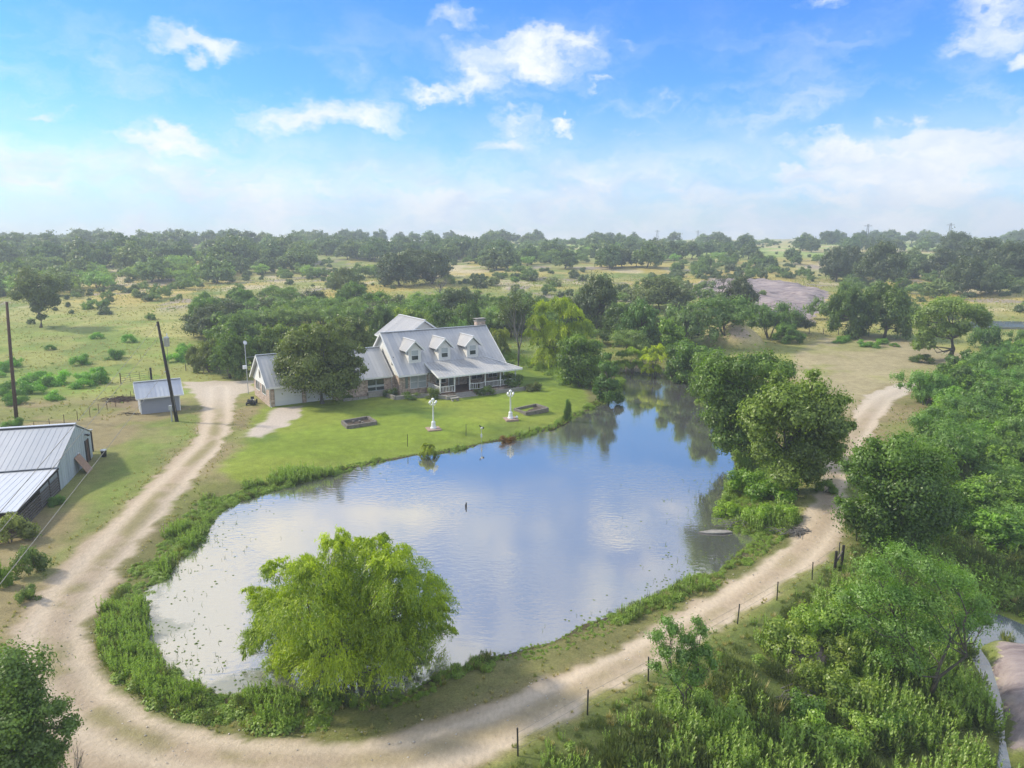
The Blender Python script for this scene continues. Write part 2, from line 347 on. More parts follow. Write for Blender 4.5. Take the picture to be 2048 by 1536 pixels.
def siding_mat(name, col, h=.14):
    m = bpy.data.materials.new(name); m.use_nodes = True; nt = m.node_tree; N = nt.nodes; L = nt.links; b = N['Principled BSDF']
    tc = N.new('ShaderNodeTexCoord'); sx = N.new('ShaderNodeSeparateXYZ'); L.new(tc.outputs['Object'], sx.inputs[0])
    d = N.new('ShaderNodeMath'); d.operation = 'DIVIDE'; L.new(sx.outputs[2], d.inputs[0]); d.inputs[1].default_value = h
    fr = N.new('ShaderNodeMath'); fr.operation = 'FRACT'; L.new(d.outputs[0], fr.inputs[0])
    bp = N.new('ShaderNodeBump'); bp.inputs['Strength'].default_value = .9; bp.inputs['Distance'].default_value = .03; bp.invert = True; L.new(fr.outputs[0], bp.inputs['Height']); L.new(bp.outputs[0], b.inputs['Normal'])
    n = N.new('ShaderNodeTexNoise'); n.inputs['Scale'].default_value = 1.2; n.inputs['Detail'].default_value = 6; L.new(tc.outputs['Object'], n.inputs['Vector'])
    mx = N.new('ShaderNodeMix'); mx.data_type = 'RGBA'; L.new(n.outputs['Fac'], mx.inputs[0]); mx.inputs[6].default_value = (*[c * .85 for c in col], 1); mx.inputs[7].default_value = (*col, 1)
    L.new(mx.outputs[2], b.inputs['Base Color']); b.inputs['Roughness'].default_value = .6
    MAT[name] = m
siding_mat('white_siding', (.80, .79, .75)); siding_mat('grey_siding', (.30, .32, .37)); siding_mat('garage_white', (.72, .74, .74), .5)

def ground_mat():
    m = bpy.data.materials.new('ground'); m.use_nodes = True; nt = m.node_tree; N = nt.nodes; L = nt.links; b = N['Principled BSDF']
    a = N.new('ShaderNodeAttribute'); a.attribute_name = 'soilcol'
    mk = N.new('ShaderNodeAttribute'); mk.attribute_name = 'mask'; sm = N.new('ShaderNodeSeparateColor'); L.new(mk.outputs['Color'], sm.inputs[0])
    g = N.new('ShaderNodeNewGeometry')
    def noise(s, det=6, rough=.6, st=(1, 1, 1)):
        mp = N.new('ShaderNodeMapping'); L.new(g.outputs['Position'], mp.inputs[0]); mp.inputs['Scale'].default_value = st
        n = N.new('ShaderNodeTexNoise'); L.new(mp.outputs[0], n.inputs['Vector']); n.inputs['Scale'].default_value = s; n.inputs['Detail'].default_value = det; n.inputs['Roughness'].default_value = rough
        return n.outputs['Fac']
    def rng_(x, a0, a1, b0, b1):
        r = N.new('ShaderNodeMapRange'); L.new(x, r.inputs[0])
        for i, v in enumerate((a0, a1, b0, b1)): r.inputs[i + 1].default_value = v
        return r.outputs[0]
    def mul(x, y):
        n = N.new('ShaderNodeMath'); n.operation = 'MULTIPLY'; L.new(x, n.inputs[0]); L.new(y, n.inputs[1]); return n.outputs[0]
    f = mul(rng_(noise(10, 6, .8), .3, .7, .55, 1.45), rng_(noise(.9, 6, .65), .3, .7, .80, 1.2))
    f = mul(f, rng_(noise(.12, 4, .6), .3, .7, .86, 1.14))
    fm = N.new('ShaderNodeMix'); fm.data_type = 'FLOAT'; L.new(sm.outputs[1], fm.inputs[0]); L.new(f, fm.inputs[2]); L.new(rng_(noise(5, 5, .6, (1, .45, 1)), .3, .7, .88, 1.12), fm.inputs[3])
    sc = N.new('ShaderNodeVectorMath'); sc.operation = 'SCALE'; L.new(a.outputs['Color'], sc.inputs[0]); L.new(fm.outputs[0], sc.inputs['Scale'])
    # small dry flecks in the grass
    mx = N.new('ShaderNodeMix'); mx.data_type = 'RGBA'; L.new(mul(rng_(noise(2.6, 7, .75), .52, .72, 0, .55), sm.outputs[0]), mx.inputs[0])
    L.new(sc.outputs[0], mx.inputs[6]); mx.inputs[7].default_value = (.30, .25, .11, 1)
    # pebbles / tyre scuffs on the track
    m2 = N.new('ShaderNodeMix'); m2.data_type = 'RGBA'; L.new(mul(rng_(noise(14, 3, .8), .56, .74, 0, .28), sm.outputs[1]), m2.inputs[0])
    L.new(mx.outputs[2], m2.inputs[6]); m2.inputs[7].default_value = (.62, .57, .50, 1)
    L.new(m2.outputs[2], b.inputs['Base Color']); b.inputs['Roughness'].default_value = .95; b.inputs['Specular IOR Level'].default_value = .15
    bp = N.new('ShaderNodeBump'); bp.inputs['Strength'].default_value = .8; bp.inputs['Distance'].default_value = .08
    L.new(noise(5, 6, .7), bp.inputs['Height']); L.new(bp.outputs[0], b.inputs['Normal'])
    MAT['ground'] = m
ground_mat()
def rock_mat():
    m = bpy.data.materials.new('rock'); m.use_nodes = True; nt = m.node_tree; N = nt.nodes; L = nt.links; b = N['Principled BSDF']
    g = N.new('ShaderNodeNewGeometry'); mp = N.new('ShaderNodeMapping'); mp.inputs['Rotation'].default_value = (0, 0, .35); mp.inputs['Scale'].default_value = (.35, 1.3, 2); L.new(g.outputs['Position'], mp.inputs[0])
    n = N.new('ShaderNodeTexNoise'); L.new(mp.outputs[0], n.inputs['Vector']); n.inputs['Scale'].default_value = .45; n.inputs['Detail'].default_value = 9; n.inputs['Roughness'].default_value = .65
    cr = N.new('ShaderNodeValToRGB'); L.new(n.outputs['Fac'], cr.inputs[0])
    e = cr.color_ramp.elements; e[0].position = .36; n.inputs['Distortion'].default_value = .6; e[0].color = (.10, .085, .085, 1); e[1].position = .62; e[1].color = (.40, .33, .31, 1)
    x = e.new(.45); x.color = (.24, .19, .19, 1); x = e.new(.54); x.color = (.33, .27, .26, 1)
    L.new(cr.outputs[0], b.inputs['Base Color']); b.inputs['Roughness'].default_value = .9
    bp = N.new('ShaderNodeBump'); bp.inputs['Strength'].default_value = 1; bp.inputs['Distance'].default_value = .4; L.new(n.outputs['Fac'], bp.inputs['Height']); L.new(bp.outputs[0], b.inputs['Normal'])
    MAT['rock'] = m
rock_mat()
def water_mat(name, wave, tintc, scum, g0, g1):
    m = bpy.data.materials.new(name); m.use_nodes = True; nt = m.node_tree; N = nt.nodes; L = nt.links; N.clear()
    g = N.new('ShaderNodeNewGeometry')
    def noise(s, det, st=(1, 1, 1), rough=.5, rot=0):
        mp = N.new('ShaderNodeMapping'); L.new(g.outputs['Position'], mp.inputs[0]); mp.inputs['Scale'].default_value = st; mp.inputs['Rotation'].default_value = (0, 0, rot)
        n = N.new('ShaderNodeTexNoise'); L.new(mp.outputs[0], n.inputs['Vector']); n.inputs['Scale'].default_value = s; n.inputs['Detail'].default_value = det; n.inputs['Roughness'].default_value = rough
        return n.outputs['Fac']
    h = noise(1.6, 3, (1, 2.2, 1), .5, .25)
    area = N.new('ShaderNodeMapRange'); L.new(noise(.09, 3), area.inputs[0]); area.inputs[1].default_value = .42; area.inputs[2].default_value = .6; area.inputs[3].default_value = .15; area.inputs[4].default_value = 1
    ml = N.new('ShaderNodeMath'); ml.operation = 'MULTIPLY'; L.new(h, ml.inputs[0]); L.new(area.outputs[0], ml.inputs[1])
    bp = N.new('ShaderNodeBump'); bp.inputs['Strength'].default_value = 1; bp.inputs['Distance'].default_value = wave; L.new(ml.outputs[0], bp.inputs['Height'])
    gl = N.new('ShaderNodeBsdfGlossy'); gl.inputs['Roughness'].default_value = .035; gl.inputs['Color'].default_value = (1.0, .90, .74, 1); L.new(bp.outputs[0], gl.inputs['Normal'])
    df = N.new('ShaderNodeBsdfDiffuse'); df.inputs[0].default_value = (*tintc, 1)
    lw = N.new('ShaderNodeLayerWeight'); lw.inputs[0].default_value = .5; L.new(bp.outputs[0], lw.inputs['Normal'])
    mr = N.new('ShaderNodeMapRange'); L.new(lw.outputs['Facing'], mr.inputs[0]); mr.inputs[1].default_value = .1; mr.inputs[2].default_value = .75; mr.inputs[3].default_value = g0; mr.inputs[4].default_value = g1
    ms = N.new('ShaderNodeMixShader'); L.new(mr.outputs[0], ms.inputs[0]); L.new(df.outputs[0], ms.inputs[1]); L.new(gl.outputs[0], ms.inputs[2])
    last = ms.outputs[0]
    if scum:
        a = N.new('ShaderNodeAttribute'); a.attribute_name = 'scum'
        n = noise(1.1, 9, (1, 1, 1), .75)
        ad = N.new('ShaderNodeMath'); ad.operation = 'MULTIPLY_ADD'; L.new(n, ad.inputs[0]); ad.inputs[1].default_value = .9; L.new(a.outputs['Fac'], ad.inputs[2])
        r = N.new('ShaderNodeMapRange'); L.new(ad.outputs[0], r.inputs[0]); r.inputs[1].default_value = .95; r.inputs[2].default_value = 1.12; r.inputs[4].default_value = .75
        d2 = N.new('ShaderNodeBsdfDiffuse'); d2.inputs[0].default_value = (.30, .31, .27, 1)
        s2 = N.new('ShaderNodeMixShader'); L.new(r.outputs[0], s2.inputs[0]); L.new(last, s2.inputs[1]); L.new(d2.outputs[0], s2.inputs[2]); last = s2.outputs[0]
    o = N.new('ShaderNodeOutputMaterial'); L.new(last, o.inputs[0]); MAT[name] = m
water_mat('pond_water', .014, (.20, .205, .205), True, .46, .78); water_mat('creek_water', .05, (.09, .12, .15), False, .18, .42)

# ------------------------------------------------------------------ object helpers
COL = scene.collection
def tag(o, label=None, cat=None, group=None, kind=None):
    if label: o['label'] = label
    if cat: o['category'] = cat
    if group: o['group'] = group
    if kind: o['kind'] = kind
    return o
def thing(name, label, cat, loc=(0, 0, 0), rz=0., group=None):
    o = bpy.data.objects.new(name, None); COL.objects.link(o); o.location = loc; o.rotation_euler = (0, 0, rz)
    o.empty_display_size = .2
    return tag(o, label, cat, group)
class MB:
    def __init__(s): s.v = []; s.f = []
    def add(s, v, f):
        k = len(s.v); s.v.extend([tuple(map(float, p)) for p in v]); s.f.extend([tuple(i + k for i in q) for q in f]); return s
    def box(s, x0, x1, y0, y1, z0, z1):
        return s.add([(x0,y0,z0),(x1,y0,z0),(x1,y1,z0),(x0,y1,z0),(x0,y0,z1),(x1,y0,z1),(x1,y1,z1),(x0,y1,z1)],
                     [(0,3,2,1),(4,5,6,7),(0,1,5,4),(1,2,6,5),(2,3,7,6),(3,0,4,7)])
    def bar(s, a, b, w, h=None, up=(0, 0, 1)):
        a = Vector(a); b = Vector(b); d = (b - a).normalized(); u = Vector(up); r = d.cross(u)
        if r.length < 1e-4: r = d.cross(Vector((1, 0, 0)))
        r.normalize(); u = r.cross(d); h = h or w; r *= w / 2; u *= h / 2
        v = [a-r-u, a+r-u, a+r+u, a-r+u, b-r-u, b+r-u, b+r+u, b-r+u]
        return s.add(v, [(0,3,2,1),(4,5,6,7),(0,1,5,4),(1,2,6,5),(2,3,7,6),(3,0,4,7)])
    def tube(s, pts, rad, n=8, cap=True):
        pts = [Vector(p) for p in pts]
        if not hasattr(rad, '__len__'): rad = [rad] * len(pts)
        k = len(s.v)
        for i, p in enumerate(pts):
            d = (pts[min(i + 1, len(pts) - 1)] - pts[max(i - 1, 0)]).normalized()
            r = d.cross(Vector((0, 0, 1)))
            if r.length < .05: r = d.cross(Vector((0, 1, 0)))
            r.normalize(); u = r.cross(d)
            for j in range(n):
                t = 2 * math.pi * j / n; s.v.append(tuple(p + (r * math.cos(t) + u * math.sin(t)) * rad[i]))
        for i in range(len(pts) - 1):
            for j in range(n):
                a = k + i * n + j; b = k + i * n + (j + 1) % n; s.f.append((a, b, b + n, a + n))
        if cap: s.f.append(tuple(k + j for j in range(n))[::-1]); s.f.append(tuple(k + (len(pts) - 1) * n + j for j in range(n)))
        return s
    def lathe(s, prof, n=16, c=(0, 0, 0)):
        k = len(s.v)
        for (r, z) in prof:
            for j in range(n):
                t = 2 * math.pi * j / n; s.v.append((c[0] + r * math.cos(t), c[1] + r * math.sin(t), c[2] + z))
        for i in range(len(prof) - 1):
            for j in range(n):
                a = k + i * n + j; b = k + i * n + (j + 1) % n; s.f.append((a, b, b + n, a + n))
        s.f.append(tuple(k + j for j in range(n))[::-1]); s.f.append(tuple(k + (len(prof) - 1) * n + j for j in range(n)))
        return s
    def ball(s, c, r, n=12, sz=1.):
        return s.lathe([(max(.001, r * math.sin(math.pi * i / 8)), -r * sz * math.cos(math.pi * i / 8)) for i in range(9)], n, c)
    def prism(s, pts, off):                # planar polygon pushed by a vector
        n = len(pts); o = Vector(off)
        return s.add([tuple(p) for p in pts] + [tuple(Vector(p) + o) for p in pts],
                     [tuple(range(n)), tuple(range(2 * n - 1, n - 1, -1))] + [(i, i + n, (i + 1) % n + n, (i + 1) % n) for i in range(n)])
    def build(s, name, m, parent=None, smooth=False, loc=None, bevel=0):
        me = bpy.data.meshes.new(name); me.from_pydata(s.v, [], s.f); me.update()
        import bmesh
        bm = bmesh.new(); bm.from_mesh(me); bmesh.ops.recalc_face_normals(bm, faces=bm.faces); bm.to_mesh(me); bm.free()
        me.materials.append(MAT[m] if isinstance(m, str) else m)
        if smooth: me.polygons.foreach_set('use_smooth', [True] * len(me.polygons))
        o = bpy.data.objects.new(name, me); COL.objects.link(o)
        if parent: o.parent = parent
        if loc is not None: o.location = loc
        if bevel:
            b = o.modifiers.new('bevel', 'BEVEL'); b.width = bevel; b.segments = 2; b.limit_method = 'ANGLE'
        return o
def roof_part(A, B, C, D, t, rib=.45, rw=.045, rh=.035):
    """A,B eave corners, C,D ridge corners above B,A: a slab with standing ribs"""
    mb = MB(); A, B, C, D = map(Vector, (A, B, C, D)); n = (B - A).cross(D - A).normalized()
    if n.z < 0: n = -n
    mb.prism([A, B, C, D], -n * t)
    L = (B - A).length; e = (B - A).normalized(); up = (D - A) - e * (D - A).dot(e)
    # ribs run up-slope from the eave; clip with the trapezoid
    sl = up.normalized(); Hh = up.length; xd = (D - A).dot(e); xc = (C - A).dot(e)
    s = rib * .5
    while s < L:
        lim = Hh
        if s < xd: lim = min(lim, Hh * s / xd)
        if s > xc: lim = min(lim, Hh * (L - s) / max(L - xc, 1e-6))
        if lim > .15:
            a = A + e * s; mb.bar(a + n * rh * .5 + sl * .004, a + sl * (lim - .02) + n * rh * .5, rw, rh, up=n)
        s += rib
    if xd < 0:
        s = -rib * .5
        while s > xd:
            lo = Hh * s / xd
            a = A + e * s; mb.bar(a + sl * (lo + .02) + n * rh * .5, a + sl * (Hh - .02) + n * rh * .5, rw, rh, up=n); s -= rib
    return mb
def mesh_np(name, V, Fq, mats, smooth=False, midx=None, attrs=None, link=True):
    me = bpy.data.meshes.new(name); V = np.ascontiguousarray(V, np.float32); Fq = np.ascontiguousarray(Fq, np.int32)
    me.vertices.add(len(V)); me.vertices.foreach_set('co', V.ravel())
    n, k = Fq.shape; me.loops.add(n * k); me.loops.foreach_set('vertex_index', Fq.ravel())
    me.polygons.add(n); me.polygons.foreach_set('loop_start', np.arange(0, n * k, k, dtype=np.int32))
    me.polygons.foreach_set('loop_total', np.full(n, k, np.int32))
    for mm in mats: me.materials.append(MAT[mm])
    if midx is not None: me.polygons.foreach_set('material_index', np.asarray(midx, np.int32))
    me.update(calc_edges=True)
    if smooth: me.polygons.foreach_set('use_smooth', np.ones(n, bool))
    for (an, ty, dom, dat) in (attrs or []):
        a = me.attributes.new(an, ty, dom); a.data.foreach_set('color' if 'COLOR' in ty else 'value', np.ascontiguousarray(dat, np.float32).ravel())
    return me
def link(name, me, parent=None, loc=None):
    o = bpy.data.objects.new(name, me); COL.objects.link(o)
    if parent: o.parent = parent
    if loc is not None: o.location = loc
    return o
def unit(a): return a / np.maximum(np.linalg.norm(a, axis=-1, keepdims=True), 1e-9)
def leaves(c, d, n, ln, wd, tone):
    """diamond leaf quads: centre c, long axis d, face normal n"""
    d = unit(d); s = unit(np.cross(d, n)); ln = np.asarray(ln)[..., None]; wd = np.asarray(wd)[..., None]
    V = np.stack([c - d * ln / 2, c + s * wd / 2 - d * ln * .08, c + d * ln / 2, c - s * wd / 2 - d * ln * .08], 1)
    return V.reshape(-1, 3), tone
def leaf_mesh(name, parts, m):
    V = np.concatenate([p[0] for p in parts]); tone = np.concatenate([p[1] for p in parts])
    Fq = np.arange(len(V)).reshape(-1, 4)
    return mesh_np(name, V, Fq, [m], attrs=[('tone', 'FLOAT', 'FACE', np.clip(tone, 0, 1))])

# ------------------------------------------------------------------ trees
def crown_clusters(r, kind, h, w):
    """centres and radii of leaf clusters for a tree of height h and crown width w (base at 0)"""
    base = {'oak': .05, 'mesquite': .16, 'elm': .0, 'willow': .06, 'bush': -.25, 'round': -.1}[kind]
    K = {'oak': 34, 'mesquite': 24, 'elm': 34, 'willow': 22, 'bush': 12, 'round': 26}[kind]
    zc = h * (base + 1) / 2 * .95; rz = h * (1 - base) / 2; rx = w / 2
    C = []; Rr = []
    rel = {'oak': .30, 'mesquite': .24, 'elm': .27, 'willow': .27, 'bush': .42, 'round': .27}[kind]
    tries = 0
    while len(C) < K and tries < 4000:
        tries += 1
        v = r.normal(size=3); v /= np.linalg.norm(v)
        if v[2] < -.85: continue
        rad = r.uniform(.50, .86) if r.random() < .78 else r.uniform(.1, .5)
        rr = rel * r.uniform(.65, 1.25)
        flat = 1 + .6 * max(0., -v[2]); lean = flat + .22 * math.sin(3 * math.atan2(v[1], v[0]) + w * 7) * (1 - abs(v[2]))
        p = np.array([v[0] * rx * rad * lean, v[1] * rx * rad * lean, v[2] * rz * rad])
        if kind in ('mesquite',): p[2] = abs(p[2]) * 1.1 - rz * .75 * r.random()
        p[2] += zc
        if C and min(np.linalg.norm((p - q) / (rx, rx, rz)) for q in C) < .24: continue
        C.append(p); Rr.append(rr)
    C = np.array(C); Rr = np.array(Rr); RX = Rr * rx; RZ = Rr * rz * .95
    return C, RX, RZ
def tree_meshes(name, kind, h, w, nleaf, lsize, seed, leafm, barkm='bark', clusters=None, limbs=True, trunk_r=None, droop=None):
    r = np.random.default_rng(seed)
    if clusters is None: C, RX, RZ = crown_clusters(r, kind, h, w)
    else: C, RX, RZ = [np.array(a, float) for a in clusters]
    K = len(C); parts = []
    vol = RX * RX * RZ; vol = vol ** .72; share = np.maximum((nleaf * vol / vol.sum()).astype(int), 8)
    for i in range(K):
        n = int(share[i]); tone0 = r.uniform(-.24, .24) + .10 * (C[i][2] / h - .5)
        v = unit(r.normal(size=(n, 3))); rad = r.uniform(.35, 1.08, (n, 1)) ** .6
        lump = 1 + .20 * np.sin(v[:, :1] * 5 + i) * np.cos(v[:, 1:2] * 6 + 2 * i) + .12 * np.sin(v[:, 2:3] * 9 + i * 3)
        if kind == 'willow':
            ns = max(n // 14, 5); g5 = max(ns // 6, 1); v = unit(r.normal(size=(g5, 3))); v[:, 2] = np.abs(v[:, 2]) * .9 - .1
            v = np.repeat(v, 6, 0)[:ns]; ns = len(v); v = unit(v + r.normal(size=v.shape) * .10); pt = np.repeat(r.normal(size=g5) * .13, 6)[:ns]
            st = v * np.array([RX[i], RX[i], RZ[i]]) * np.repeat(r.uniform(.5, 1.15, (g5, 1)), 6, 0)[:ns] + C[i]
            out = unit(v * (1, 1, 0) + 1e-3); L = r.uniform(.55, 1.25, (ns, 1)) * RX[i] * 1.3
            m = 14; t = (np.arange(m)[None, :, None] + r.random((ns, m, 1))) / m
            drop = droop or 1.0
            rise = .30 if (droop or 1) < .6 else 0.
            pts = st[:, None] + np.array([0, 0, 1.]) * (L[:, None] * rise * t * (1.3 - t)) + out[:, None] * (L[:, None] * .55 * t) + np.array([0, 0, -1.]) * (L[:, None] * drop * (t ** 1.7) - L[:, None] * .18 * t)
            pts = pts + r.normal(size=pts.shape) * lsize * .35
            dirn = out[:, None] * .5 + np.array([0, 0, -1.]) * (drop * 1.7 * t ** .7) + r.normal(size=pts.shape) * .45
            P = pts.reshape(-1, 3); Dn = dirn.reshape(-1, 3); nn = unit(np.repeat(v, m, 0) + r.normal(size=P.shape) * .5 + (0, 0, .5))
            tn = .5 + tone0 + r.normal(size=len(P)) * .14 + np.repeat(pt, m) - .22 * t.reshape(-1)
            parts.append(leaves(P, Dn, nn, lsize * r.uniform(.8, 1.7, len(P)), lsize * r.uniform(.22, .36, len(P)), tn))
        else:
            if kind in ('elm', 'round', 'oak') and n > 60:
                ks = 9; sub = unit(r.normal(size=(ks, 3))) * r.uniform(.45, 1.05, (ks, 1)); pick = r.integers(0, ks, n); off = r.normal(size=(n, 3)) * .25
                core = r.random(n) < .25; off[core] *= 1.6
                v = sub[pick] * .95 + off; tsub = r.normal(size=ks) * .07; rad = 1.; lump = 1.; tone_s = tsub[pick]; vn = unit(sub[pick] * .5 + off * 2.2)
            else: tone_s = 0.; vn = None
            if kind == 'mesquite':
                v = r.normal(size=(n, 3)) * .5; v = v * (1 + .5 * np.sin(v[:, :1] * 6 + i)); rad = 1.; lump = 1.
            P = C[i] + v * lump * rad * np.array([RX[i], RX[i], RZ[i]])
            nn = unit((unit(v) if vn is None else vn) * 1.35 + (0, 0, .35) + r.normal(size=v.shape) * .38)
            Dn = unit(np.cross(nn, r.normal(size=v.shape)) + (0, 0, -.25))
            asp = .42 if kind == 'mesquite' else .7
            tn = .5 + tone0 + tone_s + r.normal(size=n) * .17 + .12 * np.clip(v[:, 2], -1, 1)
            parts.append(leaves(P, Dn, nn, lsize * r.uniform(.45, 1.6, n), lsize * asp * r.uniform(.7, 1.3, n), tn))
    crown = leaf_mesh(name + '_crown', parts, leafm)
    mb = MB(); tr = trunk_r or max(.05, h * .03)
    cz = np.mean(C[:, 2]); top = np.array([C[:, 0].mean() * .4, C[:, 1].mean() * .4, min(cz, h * .62)])
    multi = 3 if kind in ('mesquite', 'willow', 'bush') else 1
    stems = []
    for q in range(multi):
        a = 2 * math.pi * (q + r.random() * .4) / multi; sp = 0 if multi == 1 else w * .12
        off = np.array([math.cos(a), math.sin(a), 0.])
        S = [off * sp * .15, off * sp * .5 + top * (.0, .0, .35), off * sp + top * (.4, .4, .62), off * sp * 1.5 + top]
        for k in range(1, 4): S[k] = S[k] + r.normal(size=3) * (.04 * h) * np.array([1, 1, .3])
        S[0] = S[0] + (0, 0, -.25); stems.append(S)
        mb.tube(S, [tr * 1.25 / multi ** .5, tr * .85 / multi ** .5, tr * .62 / multi ** .5, tr * .4 / multi ** .5], 7)
    if limbs:
        for i in range(K):
            S = stems[int(r.integers(multi))]
            if multi > 1: S = min(stems, key=lambda s_: np.linalg.norm(s_[3][:2] - C[i][:2]))
            b = S[2] if C[i][2] > S[2][2] * 1.0 else S[1]
            if C[i][2] > S[3][2]: b = S[3] if r.random() < .5 else S[2]
            e = C[i]; mid = (b + e) / 2 + np.array([0, 0, -.06 * h]) * r.uniform(-.2, 1) + r.normal(size=3) * .03 * h
            rr = tr * (.34 if kind != 'willow' else .2) * r.uniform(.7, 1.2); e = e - np.array([0, 0, RZ[i] * .5]) if kind == 'willow' else e
            mb.tube([b, mid, e], [rr, rr * .62, rr * .2], 5, cap=False)
            for _ in range(2):
                v = unit(r.normal(size=3)); mb.tube([e * .4 + mid * .6, e + v * np.array([RX[i], RX[i], RZ[i]]) * .75], [rr * .35, rr * .08], 4, cap=False)
    me = bpy.data.meshes.new(name + '_trunk'); me.from_pydata(mb.v, [], mb.f); me.materials.append(MAT[barkm]); me.polygons.foreach_set('use_smooth', [True] * len(me.polygons)); me.update()
    return me, crown
PROTO = {}
def protos(key, kind, h, w, nleaf, lsize, leafm, n=3, **k):
    PROTO[key] = [(*tree_meshes(key, kind, h, w, nleaf, lsize, 100 + 31 * i + len(key) * 7, leafm, **k), h, w) for i in range(n)]
protos('oak', 'oak', 9, 11, 14000, .40, 'oak_leaf')
protos('mesquite', 'mesquite', 6, 7.5, 13000, .30, 'mesquite_leaf')
protos('elm', 'elm', 9, 9, 17000, .36, 'elm_leaf')
protos('round', 'round', 4.5, 5, 9000, .26, 'elm_leaf')
protos('willow', 'willow', 8, 8, 17000, .34, 'willow_leaf')
protos('bush', 'bush', 2, 2.6, 3200, .15, 'weed_leaf', n=3)
protos('far_oak', 'oak', 9, 11, 3000, .85, 'oak_leaf', n=4, limbs=False)
protos('far_mesquite', 'mesquite', 6, 8, 2600, .62, 'mesquite_leaf', n=3, limbs=False)
protos('far_bush', 'bush', 2.2, 3.4, 700, .42, 'oak_leaf', n=3, limbs=False)
TREES = []
def put_tree(key, P, h, w, name, label, cat, group=None, tint=(1, 1, 1), parts=True, seedv=None, rot=None):
    i = (seedv if seedv is not None else random.randrange(99)) % len(PROTO[key]); tm, cm, h0, w0 = PROTO[key][i]
    o = thing(name, label, cat, (P[0], P[1], P[2] - .05), random.uniform(0, 6.28) if rot is None else rot, group)
    o.scale = (w / w0, w / w0, h / h0)
    a = link('trunk', tm, o); b = link('crown', cm, o)
    b.color = (*tint, 1); TREES.append((P, h, w, o)); return o
def own_tree(P, h, w, name, label, cat, kind, nleaf, lsize, leafm, seed, tint=(1, 1, 1), group=None, **k):
    tm, cm = tree_meshes(name, kind, h, w, nleaf, lsize, seed, leafm, **k)
    o = thing(name, label, cat, (P[0], P[1], P[2] - .05), 0, group); link('trunk', tm, o); c = link('crown', cm, o); c.color = (*tint, 1)
    TREES.append((P, h, w, o)); return o
# ------------------------------------------------------------------ terrain sheet, split into its surfaces
def grow(a, b, s, g):
    out = [a]; st = s
    while (b - out[-1]) * (1 if b > a else -1) > 0:
        st *= g; out.append(out[-1] + (st if b > a else -st))
    return out[1:]
SLAB = GP([(1378,590),(1392,568),(1450,563),(1530,569),(1600,573),(1658,581),(1652,602),(1612,624),(1572,636),(1530,627),(1500,611),(1440,599)], 4.6)
LAWN = GP([(490,880),(500,838),(540,800),(700,760),(1040,722),(1090,735),(1180,780),(1190,800),(1130,850),(1000,885),(860,915),(700,945),(560,965),(470,960),(430,940)])
LAWN2 = GP([(225,930),(280,850),(330,842),(385,812),(402,830),(398,870),(345,922),(250,1013),(150,1106),(90,1160),(60,1150),(150,1040),(190,960)])
TAN = GP([(1575,745),(1580,715),(1640,690),(1760,686),(1850,700),(1960,720),(1860,765),(1790,768),(1740,788),(1700,840),(1650,810),(1600,770)])
